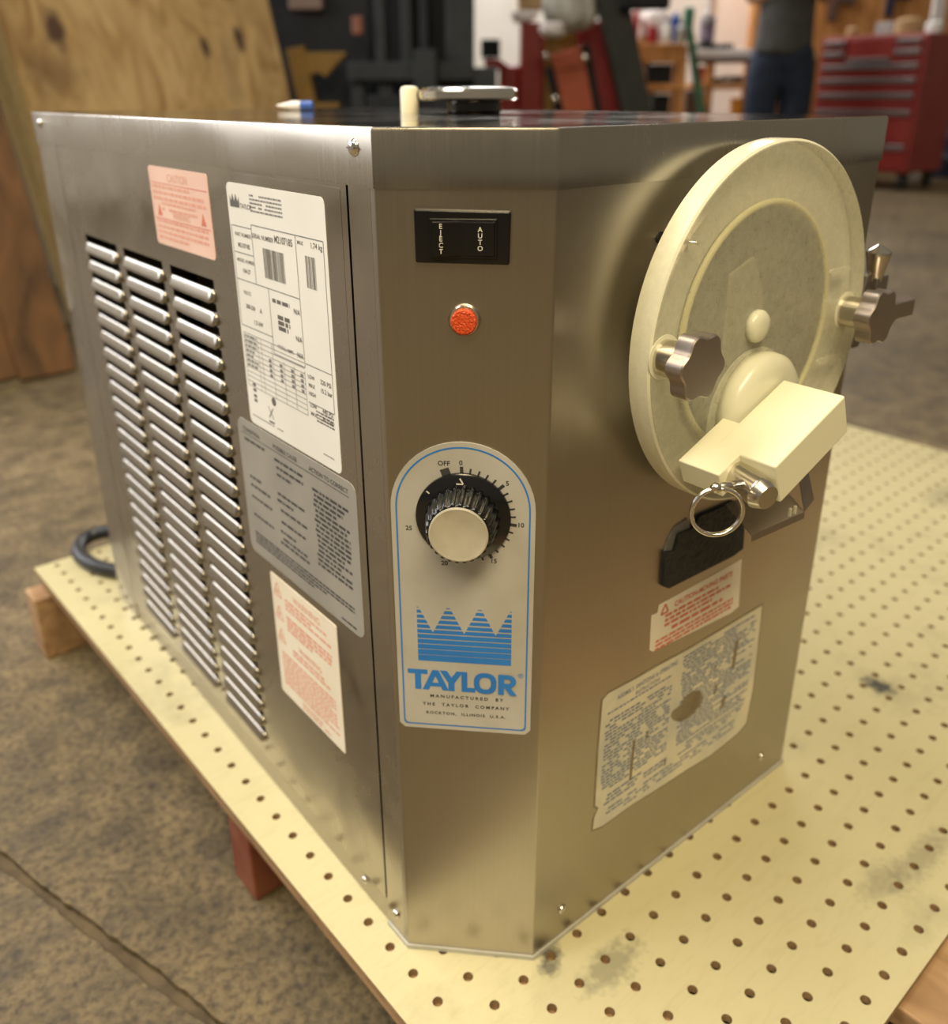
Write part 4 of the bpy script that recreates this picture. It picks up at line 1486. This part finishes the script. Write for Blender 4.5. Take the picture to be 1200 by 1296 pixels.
A(bgbox('body', 'shop_black', 300, 470, -330, 148, LM, 36, floor_=True, bevel=1.5))
for x0, x1, mt in ((470, 484, 'shop_dark'), (503, 518, 'shop_dark'), (528, 540, 'shop_black'), (562, 600, 'shop_dark')):
    A(bgbox('upright_channel', mt, x0, x1, -300, 148, LM - 8, 5, floor_=True))
A(bgbox('rear_plate', 'shop_black', 468, 598, -300, 148, LM, 4, floor_=True))
A(bgbox('cross_bar', 'shop_dark', 440, 600, 78, 102, LM - 12, 4))
A(bgbox('cross_bar', 'shop_dark', 600, 629, 85, 112, LM - 12, 4))
A(bgbox('carriage_block', 'shop_dark', 524, 553, 62, 148, LM - 14, 6))
A(bgbox('carriage_leg', 'shop_dark', 445, 462, 100, 148, LM - 10, 4, floor_=True))
A(bgbox('carriage_leg', 'shop_dark', 480, 498, 100, 148, LM - 10, 4, floor_=True))
A(bgbeam('yellow_brace', 'mustard', (373, 60), (391, 140), 3.6, LM - 9, 3, to_floor=True))
A(bgpoly('yellow_gusset', 'mustard', [(382, 66), (440, 66), (412, 98), (404, 92), (390, 96)], LM - 9, 2))
A(bgbox('yellow_foot', 'mustard', 398, 430, 130, 146, LM - 9, 3))
A(bgbox('tail_lamp', 'lamp_red', 445, 459, 20, 44, LM - 9, 2))
A(bgbox('placard', 'pinktan', 365, 408, -8, 12, LM - 2, 3))
A(bgbox('mast_foot', 'shop_black', 465, 605, 120, 148, LM - 14, 20, floor_=True))

# --- red press with mustard plates
LR = 236
rp = thing('red_press', 'red steel shop machine with mustard plates and slanted faded red covers', 'machine', G(pix(720, 100, LR)[0], LR, 0))


def B(o):
    return adopt(o, rp)


B(bgbox('column', 'red_paint', 659, 687, 28, 148, LR, 8, floor_=True))
B(bgbox('side_casting', 'red_paint', 632, 660, 82, 148, LR + 2, 8, floor_=True, bevel=1.2))
B(bgpoly('casting_arm', 'red_paint', [(612, 74), (632, 74), (645, 84), (640, 90), (615, 86)], LR + 1, 5))
B(bgbox('rear_plate', 'red_dark', 686, 772, 40, 148, LR + 9, 2, floor_=True))
B(bgbox('mustard_post', 'mustard', 690, 703, 45, 148, LR - 2, 3, floor_=True))
B(bgpoly('mustard_plate', 'mustard', [(690, 45), (728, 40), (732, 60), (697, 68)], LR - 2, 3))
B(bgpoly('cover_panel', 'red_orange', [(697, 70), (735, 58), (742, 84), (703, 90)], LR - 5, 5))
B(bgpoly('cover_panel', 'red_orange', [(703, 91), (742, 85), (766, 215), (730, 215)], LR - 5, 5))
B(bgpoly('back_cover', 'red_dark', [(733, 36), (768, 22), (806, 215), (768, 215), (745, 86)], LR - 1, 6))
B(bgpoly('pivot_arm', 'shop_black', [(735, 58), (746, 56), (775, 215), (763, 215)], LR - 3, 4))
B(bgpoly('pivot_arm', 'shop_black', [(690, 88), (700, 82), (716, 148), (735, 215), (722, 215)], LR - 3, 4))
for x, y in ((691, 71), (703, 125), (741, 73)):
    u, z = pix(x, y, LR - 6)
    B(MB().lathe(gframe(u, LR - 6, 0), 0, z, [(0, .9), (.6, .85), (.8, .5)], 14).build('bolt', 'chrome', None, smooth=True))
# things resting on it
tag(bgbox('cardboard_box', 'tan', 657, 687, -34, 12, LR, 8), 'tan cardboard box on top of the red column', 'box')
tag(bgpoly('paper_pad', 'cloth_white', [(648, 13), (683, 13), (681, 21), (668, 26.5), (652, 26)], LR - .5, 9, bevel=.4), 'white folded paper hanging under the tan box', 'paper')
tag(cylinder('power_tool', 'shop_black', 621, 50, 73, LR + 3, 2.4), 'black round motor housing on the red casting arm', 'motor')


def draped(name, material, px0, px1, y0, y1, L, dep, label, cat, seed=1):
    """soft bundle: a lumpy, folded bag"""
    u0, u1, z0, z1 = px_rect(px0, px1, y0, y1, L)
    F = gframe((u0 + u1) / 2, L, 0)
    FZ = Frame(F.o, F.u, -F.n, (0, 0, 1))
    hw = (u1 - u0) / 2
    r_ = random.Random(seed)
    ph = [r_.uniform(0, 6) for _ in range(4)]
    vs, fs = [], []
    n, mm = 48, 16
    for j in range(mm + 1):
        t = j / mm
        k = math.sqrt(max(.02, 1 - (2 * t - 1) ** 6))
        for i in range(n):
            a = 2 * pi * i / n
            w = 1 + .06 * sin(7 * a + ph[0] + 2 * t) + .04 * sin(13 * a + ph[1]) + .05 * sin(4 * t * pi + ph[2] + a)
            vs.append(FZ.P(hw * k * w * cos(a), dep * k * w * sin(a), z0 + (z1 - z0) * t + .3 * sin(5 * a + ph[3]) * (1 - t)))
    for j in range(mm):
        for i in range(n):
            fs.append((j * n + i, j * n + (i + 1) % n, (j + 1) * n + (i + 1) % n, (j + 1) * n + i))
    fs += [tuple(range(n))[::-1], tuple(range(mm * n, (mm + 1) * n))]
    o = MB().add(vs, fs).build(name, material, None, smooth='all')
    return tag(o, label, cat)


draped('canvas_bag', 'cloth_grey', 690, 757, -60, 40, LR - 10, 6, 'grey canvas bundle slumped over the red machine', 'bag', 2)
draped('rag', 'cloth_white', 684, 714, 28, 46, LR - 20, 2.4, 'white rag bunched under the grey canvas bundle', 'rag', 5)

# leaning dark beam
bm_ = bgbeam('steel_beam', 'beam_green', (768, -40), (806, 140), 7.0, LR - 12, 5, to_floor=True)
tag(bm_, 'dark green grey steel beam leaning beside the wooden stand', 'beam')
bt = bgbeam('wood_batten', 'orange_wood', (784, -20), (806, 80), 1.6, LR - 6, 2, to_floor=True)
tag(bt, 'thin orange wooden batten leaning behind the dark beam', 'batten')

# --- wooden stand
LS = 240
st = thing('wooden_stand', 'orange pine stand with two rails beside the green pole', 'stand', G(pix(835, 100, LS)[0], LS, 0))


def S_(o):
    return adopt(o, st)


S_(bgbeam('leg', 'orange_wood', (804, 52), (818, 140), 2.6, LS, 2.6, to_floor=True))
S_(bgbox('leg', 'orange_wood', 856, 868, 58, 148, LS, 2.6, floor_=True))
S_(bgbeam('leg', 'orange_wood', (812, 52), (826, 140), 2.6, LS + 14, 2.6, to_floor=True))
S_(bgbox('leg', 'orange_wood', 852, 862, 58, 148, LS + 14, 2.6, floor_=True))
S_(bgbox('rail', 'orange_wood', 806, 866, 60, 80, LS - .4, 1.4))
S_(bgbox('rail', 'orange_wood', 814, 866, 106, 118, LS - .4, 1.4))
S_(bgbox('top_board', 'orange_wood', 802, 868, 55, 60, LS - .4, 18))
S_(bgbox('shelf_board', 'orange_wood', 814, 864, 110, 114, LS - 1, 16))
tag(bgbox('tool_case', 'shop_black', 819, 851, 81, 109.5, LS + 2.8, 9), 'black case on the lower shelf of the wooden stand', 'case')
tag(bgbox('rubbish_bin', 'shop_black', 827, 848, 119, 148, LS + 3.2, 9, floor_=True), 'black bin standing under the wooden stand', 'bin')
draped('plastic_bag', 'cloth_white', 810, 842, 13, 54.5, LS + 9, 4, 'pinkish white plastic bag heaped on the wooden stand', 'bag', 3)
tag(bgbox('red_carton', 'crimson', 803, 809, 13, 54.5, LS + 4, 4), 'narrow red carton beside the white plastic bag', 'carton')
tag(bgbox('black_case', 'shop_black', 786, 850, -24, 12, LS - 20, 3, bevel=.8), 'black case hanging above the white plastic bag', 'case')
tag(cylinder('spray_bottle', 'plastic_white', 846, 20, 54.5, LS + 4, 1.2, prof=[(0, 1), (.6, 1), (.75, .5), (.8, .45), (.85, .8), (1, .8)]), 'white spray bottle on the wooden stand', 'bottle')
tag(cylinder('bottle', 'plastic_grey', 864, 28, 54.5, LS + 3, 1.3, prof=[(0, 1), (.7, 1), (.85, .4), (1, .4)]), 'grey bottle on the wooden stand by the green pole', 'bottle')
ub, zb_ = pix(857, 30, LS - 12)
tag(cylinder('blue_bottle', 'plastic_blue', 856, 16, 54.5, LS + 7, 1.0, prof=[(0, .7), (.55, .7), (.6, 1.3), (.9, 1.2), (.95, .6), (1, .6)]), 'bottle with a blue top behind the grey bottle', 'bottle')
tag(cylinder('jar', 'tan', 815, 45, 54.2, LS + 4.5, 1.1), 'small tan jar in front of the white plastic bag', 'jar')
tag(cylinder('crimson_can', 'crimson', 827, 34, 54.5, LS + 2.4, 1.2), 'crimson can beside the tan jar on the wooden stand', 'can')

# green pole with a head
gp_ = thing('green_pole', 'green painted pole with a fitting at its head, leaning by the workbench', 'pole', G(pix(880, 140, 246)[0], 246, 0))
adopt(bgbeam('pole', 'plastic_green', (874, 40), (889, 146), 1.8, 246, 1.8, to_floor=True), gp_)
adopt(bgbox('head', 'plastic_green', 867, 879, 8, 46, 246, 3, bevel=.6), gp_)

# --- workbench
LB = 268
wb = thing('workbench', 'wooden workbench with a pale top and a lower shelf against the white wall', 'workbench', G(pix(915, 100, LB)[0], LB, 0))


def K_(o):
    return adopt(o, wb)


K_(bgbox('bench_top', 'cloth_white', 880, 962, 62, 73, LB, 24))
K_(bgbox('apron', 'brown_box', 882, 960, 73, 80, LB - .5, 1.5))
K_(bgbox('shelf_board', 'orange_wood', 872, 956, 105, 113, LB, 22))
for x0, x1 in ((893, 903), (944, 952)):
    K_(bgbox('leg', 'orange_wood', x0, x1, 73, 148, LB, 3, floor_=True))
    K_(bgbox('leg', 'orange_wood', x0, x1, 73, 148, LB + 20, 3, floor_=True))
tag(bgbox('product_box', 'crimson', 883, 892, 84, 104.6, LB + 5, 6), 'crimson and white product box on the bench shelf', 'box')
for i, (x, y, mt, nm, lb) in enumerate(((908, 98, 'shop_black', 'spray_can', 'black can lying low on the bench shelf'), (921, 96, 'plastic_grey', 'jar', 'grey jar on the bench shelf behind the freezer'),
                                        (934, 96, 'brown_box', 'can', 'dark brown can on the bench shelf near the person'))):
    tag(cylinder(nm, mt, x, y, 104.6, LB + 6, 1.6), lb, 'can')
mi = thing('bench_tool', 'upright dark purple tool standing on the workbench', 'tool', G(pix(897, 60, LB - 8)[0], LB - 8, 0))
adopt(bgbox('tool_base', 'shop_black', 885, 909, 54, 62, LB + 2, 6, bevel=.5), mi)
adopt(bgbox('tool_column', 'plum', 889, 906, 20, 54, LB + 3, 4, bevel=.8), mi)
adopt(bgbox('tool_head', 'plastic_grey', 893, 902, 14, 30, LB + 1.5, 5, bevel=.8), mi)
tag(bgbox('flat_tool', 'shop_black', 911, 930, 55, 62, LB + 2, 5, bevel=.6), 'flat black tool lying on the pale bench top', 'tool')
tag(cylinder('orange_bucket', 'plastic_orange', 937, 124, 160, LB - 5, 2.6, floor_=False, prof=[(0, .8), (.95, 1), (1, 1.06)]), 'orange bucket below the workbench beside the person', 'bucket')
tag(bgbox('brown_carton', 'brown_box', 868, 886, 114, 148, LB - 6, 10, floor_=True), 'tall dark brown carton under the bench by the green pole', 'carton')
ucb, zcb = pix(902, 20, 340)
tag(MB().box(gframe(ucb, 344, 0), -.5, .5, zcb, 120, 0, .8).build('wall_conduit', 'plastic_grey'), 'thin grey conduit running up the white wall', 'conduit')

# --- red tool chest on casters
LT = 252
CF = gframe(108.4, 260, 0, radians(-52))
CFw = Frame(CF.o, CF.u, CF.w, CF.n)
ch = thing('tool_chest', 'red rolling tool chest with many drawers and grey handles, on casters', 'tool chest', CF.P(0, 0, -9))


def C_(o):
    return adopt(o, ch)


HW = 15.2
C_(MB().box(CFw, -HW, HW, 4.6, 39.5, -20, 0).build('cabinet', 'red_chest', None, bevel=.4))


def drawer(s0, s1, v0, v1, handle=True, mt='red_chest'):
    d = C_(MB().box(CFw, s0, s1, v0, v1, -.2, .5).build('drawer', mt, None, bevel=.15))
    if handle:
        h_ = MB().box(CFw, s0 + .4, s1 - .4, v1 - 1.5, v1 - .1, .4, 1.3).build('handle', 'trim_grey', None, bevel=.2)
        adopt2 = h_
        h_.parent = d
        h_.matrix_parent_inverse = (Matrix.LocRotScale(ch.location, ch.rotation_euler, None) @ d.matrix_parent_inverse).inverted()
    return d


for v0, v1 in ((36.0, 38.6), (33.0, 35.8)):
    drawer(-14.2, -7.2, v0, v1)
for v0, v1 in ((36.0, 38.6), (33.0, 35.8)):
    drawer(6.6, 14.2, v0, v1)
drawer(-6.8, 6.2, 33.0, 38.6, False)
d_ = MB().box(CFw, -6.4, 5.8, 32.6, 33.9, .45, 1.3).build('handle', 'trim_grey', None, bevel=.2)
C_(d_)
for v0, v1 in ((29.2, 32.4), (25.4, 28.9), (21.4, 25.1)):
    drawer(-14.2, 14.2, v0, v1)
drawer(-14.2, 14.2, 12.4, 20.8, True, 'red_chest')
drawer(-14.2, 14.2, 5.6, 12.0)
for sx in (-13, 13):
    for oo in (-3, -17):
        p = CFw.P(sx, 0, oo)
        fr = Frame((p.x / IN, p.y / IN, 0), CFw.n, (0, 0, 1), CFw.u)
        c_ = C_(MB().lathe(fr, 0, 2.2, [(-.7, 1.6), (-.6, 2.2), (.6, 2.2), (.7, 1.6)], 24).build('caster', 'caster', None, smooth=True))
        C_(MB().box(CFw, sx - 1.1, sx + 1.1, 3.6, 4.8, oo - 1.4, oo + 1.4).build('caster_plate', 'shop_black', None))
# clutter on the chest
chest_top = 39.5


def on_chest(s, o, h, w, d, name, material, label, cat, kind='box'):
    if kind == 'box':
        ob = MB().box(CFw, s - w / 2, s + w / 2, chest_top, chest_top + h, o - d, o).build(name, material, None, bevel=.25)
    else:
        p = CFw.P(s, 0, o)
        fr = Frame((p.x / IN, p.y / IN, 0), CFw.u, -CFw.n, (0, 0, 1))
        ob = MB().lathe(fr, 0, 0, [(chest_top, w * .46), (chest_top + .2, w * .5), (chest_top + h * .8, w * .5), (chest_top + h * .95, w * .36), (chest_top + h, w * .2)], 20).build(name, material, None, smooth=True)
    return tag(ob, label, cat)


on_chest(-9.5, -5, 2.6, 3, 3, 'tape_roll', 'tan', 'tan tape roll on the corner of the tool chest', 'tape', 'cyl')
on_chest(-2, -8, 3.6, 5, 4, 'parts_tray', 'plastic_grey', 'grey parts tray in the middle of the tool chest top', 'tray')
on_chest(5.5, -7, 4.2, 7, 5, 'cloth_bundle', 'tan', 'beige bundle on top of the tool chest', 'bundle', 'cyl')
on_chest(12.5, -7, 3.0, 4.5, 4, 'clear_bottle', 'plastic_white', 'small white jar beside the beige bundle on the chest', 'jar', 'cyl')
# tools hung on the boarded wall above the chest
for s, z, w, h, lb in ((-40, 47, 8, 9, 'dark hand drill shape hung on the boarded wall over the tape roll'), (-22, 48, 7, 10, 'dark blue tool hung on the boarded wall over the chest')):
    ob = MB().prism(RW, [(s - w / 2, z), (s - w / 6, z), (s - w / 6, z + h * .55), (s + w / 2, z + h * .5), (s + w / 2, z + h), (s - w / 2, z + h)], 0, 2.2).build('hanging_tool', 'navy' if s > -30 else 'brown_box', None, bevel=.3)
    tag(ob, lb, 'tool')
lp_ = bgbeam('white_plank', 'plastic_white', (1196, -30), (1182, 60), 3.4, 285, 1.5, to_floor=True)
tag(lp_, 'white painted plank leaning on the boarded wall behind the chest', 'plank')
tag(cylinder('drum', 'navy', 1226, 145, 226, 292, 8, floor_=True, prof=[(0, .98), (.02, 1), (.3, 1), (.32, 1.03), (.34, 1), (.64, 1), (.66, 1.03), (.68, 1), (.98, 1), (1, .96)]), 'dark blue drum standing beside the tool chest', 'drum')
tag(bgbox('low_cabinet', 'brown_box', 1014, 1030, 75, 148, 275, 14, floor_=True), 'low dark brown cabinet between the person and the tool chest', 'cabinet')
tag(bgbox('timber_stack', 'tan', 1012, 1034, 68, 110, 296, 12, floor_=True), 'tan timber stack behind the low brown cabinet', 'timber')

# --- standing person
PU, _ = pix(987, 100, 256)
pf_ = gframe(PU, 256, 0)


def skin_mesh(name, material, verts, edges, radii, root=0, parent=None, sub=2):
    me = bpy.data.meshes.new(name)
    me.from_pydata([tuple(pf_.P(*v)) for v in verts], edges, [])
    o = bpy.data.objects.new(name, me)
    COL.objects.link(o)
    sk = o.modifiers.new('skin', 'SKIN')
    sk.use_smooth_shade = True
    lay = me.skin_vertices[0].data
    for i, r in enumerate(radii):
        rx, ry = (r, r) if not isinstance(r, tuple) else r
        lay[i].radius = (rx * IN, ry * IN)
        lay[i].use_root = (i == root)
    s = o.modifiers.new('subd', 'SUBSURF')
    s.levels = s.render_levels = sub
    me.materials.append(M[material])
    if parent:
        o.parent = parent
    return o


# joints: (s right, v up, o towards camera)
J = [(0, 38, 0), (0, 43, 0), (0, 50, 0), (0, 56.5, 0), (0, 60, .2), (0, 63.2, .5), (0, 66.5, .6), (0, 69.5, .3),
     (-4.2, 36, 0), (-4.6, 20.5, .5), (-5.0, 4, -.6), (-5.6, 1.6, 4.5),
     (4.2, 36, 0), (4.6, 20.5, .5), (5.0, 4, -.6), (5.6, 1.6, 4.5),
     (-7.6, 56.5, 0), (-10.2, 47.6, -.5), (-4.5, 49.4, 8.0), (-2.2, 49.8, 9.6),
     (7.6, 56.5, 0), (10.2, 47.6, -.5), (4.5, 50.2, 8.0), (1.8, 50.7, 9.6)]
E_ = [(0, 1), (1, 2), (2, 3), (3, 4), (4, 5), (5, 6), (6, 7), (0, 8), (8, 9), (9, 10), (10, 11), (0, 12), (12, 13), (13, 14), (14, 15),
      (3, 16), (16, 17), (17, 18), (18, 19), (3, 20), (20, 21), (21, 22), (22, 23)]
Rr = [(6.2, 4.4), (5.8, 4.2), (6.4, 4.4), (4.6, 3.2), 2.3, 2.9, 3.6, 2.7, 3.6, 2.3, 1.6, 1.4, 3.6, 2.3, 1.6, 1.4, 2.3, 1.8, 1.2, 1.3, 2.3, 1.8, 1.2, 1.3]
# hands: five short finger chains rooted in each palm
for side, w0, palm in ((-1, 19, (-2.2, 49.8, 9.6)), (1, 23, (1.8, 50.7, 9.6))):
    for f in range(5):
        base = len(J)
        if f == 4:
            a = (palm[0] - side * .2, palm[1] + 1.3, palm[2] - .2)
            b = (palm[0] - side * 1.0, palm[1] + 2.3, palm[2] + .4)
            c = (palm[0] - side * 1.8, palm[1] + 2.6, palm[2] + .5)
        else:
            dy = 1.05 - .7 * f
            ln = (1.0, 1.15, 1.05, .85)[f]
            a = (palm[0] - side * 1.0, palm[1] + dy, palm[2] + .4)
            b = (palm[0] - side * (1.0 + 1.4 * ln), palm[1] + dy - .1, palm[2] + .3)
            c = (palm[0] - side * (1.0 + 2.4 * ln), palm[1] + dy - .3, palm[2] - .4)
        J += [a, b, c]
        E_ += [(w0, base), (base, base + 1), (base + 1, base + 2)]
        Rr += [.36, .33, .27]
person = skin_mesh('person', 'skin', J, E_, Rr, 0)
tag(person, 'standing person in charcoal shirt and dark blue jeans, forearms raised in front', 'person')
JJ = J[:24]
skin_mesh('shirt', 'shirt', [(0, 33.6, 0), (0, 36, 0), (0, 40, 0), (0, 46, 0), (0, 52, 0), (0, 57.0, 0), (0, 59.2, .1), (-8.0, 56.6, 0), (-9.4, 51, -.3), (-10.0, 48.4, -.4), (8.0, 56.6, 0), (9.4, 51, -.3), (10.0, 48.4, -.4)],
          [(0, 1), (1, 2), (2, 3), (3, 4), (4, 5), (5, 6), (5, 7), (7, 8), (8, 9), (5, 10), (10, 11), (11, 12)],
          [(9.6, 7.2), (9.6, 7.2), (9.4, 7.0), (9.2, 6.6), (9.4, 6.4), (6.4, 4.6), (3.2, 3.2), 3.4, 3.1, 3.0, 3.4, 3.1, 3.0], 0, person)
skin_mesh('jeans', 'denim', [(0, 39, 0), (0, 34.5, 0), (-4.2, 30.5, 0), (-4.5, 20.5, .5), (-5.0, 3.2, -.5), (4.2, 30.5, 0), (4.5, 20.5, .5), (5.0, 3.2, -.5)],
          [(0, 1), (1, 2), (2, 3), (3, 4), (1, 5), (5, 6), (6, 7)], [(8.8, 6.4), (9.2, 6.8), (5.6, 6.0), 4.6, 3.4, (5.6, 6.0), 4.6, 3.4], 0, person)
for sg in (-1, 1):
    skin_mesh('boot', 'boot', [(sg * 5.0, 6.5, -.6), (sg * 5.05, 2.2, -.8), (sg * 5.5, 1.7, 3.2), (sg * 5.8, 1.4, 6.2)], [(0, 1), (1, 2), (2, 3)], [1.95, 2.1, 1.8, 1.35], 0, person)
hair_F = Frame(pf_.P(0, 67.6, .1) / IN, pf_.u, -pf_.n, (0, 0, 1))
MB().lathe(hair_F, 0, .3, [(-.6, 3.9), (.6, 4.0), (2.0, 3.7), (3.2, 2.8), (4.0, 1.4), (4.2, .2)], 28).build('hair', 'hair', person, smooth='all')
for sg in (-1, 1):
    MB().lathe(Frame(pf_.P(sg * 1.25, 66.2, 3.7) / IN, pf_.u, (0, 0, 1), pf_.n), 0, 0, [(0, .42), (.25, .34), (.38, .1)], 14).build('eye', 'plastic_white', person, smooth='all')
    MB().lathe(Frame(pf_.P(sg * 3.6, 65.8, .4) / IN, pf_.n, (0, 0, 1), pf_.u * sg), 0, 0, [(-.3, .6), (.1, .95), (.35, .8), (.4, .3)], 14).build('ear', 'skin', person, smooth='all')
MB().prism(Frame(pf_.P(0, 64.6, 3.4) / IN, pf_.n, (0, 0, 1), pf_.u), [(0, 0), (1.25, .15), (.5, 1.9), (0, 2.0)], -.45, .45).build('nose', 'skin', person, bevel=.15)
MB().prism(Frame(pf_.P(0, 63.3, 3.25) / IN, pf_.u, (0, 0, 1), pf_.n), [(-1.0, .1), (-.4, -.15), (.4, -.15), (1.0, .1), (.4, .3), (-.4, .3)], 0, .35).build('mouth', 'lamp_red', person, bevel=.08)
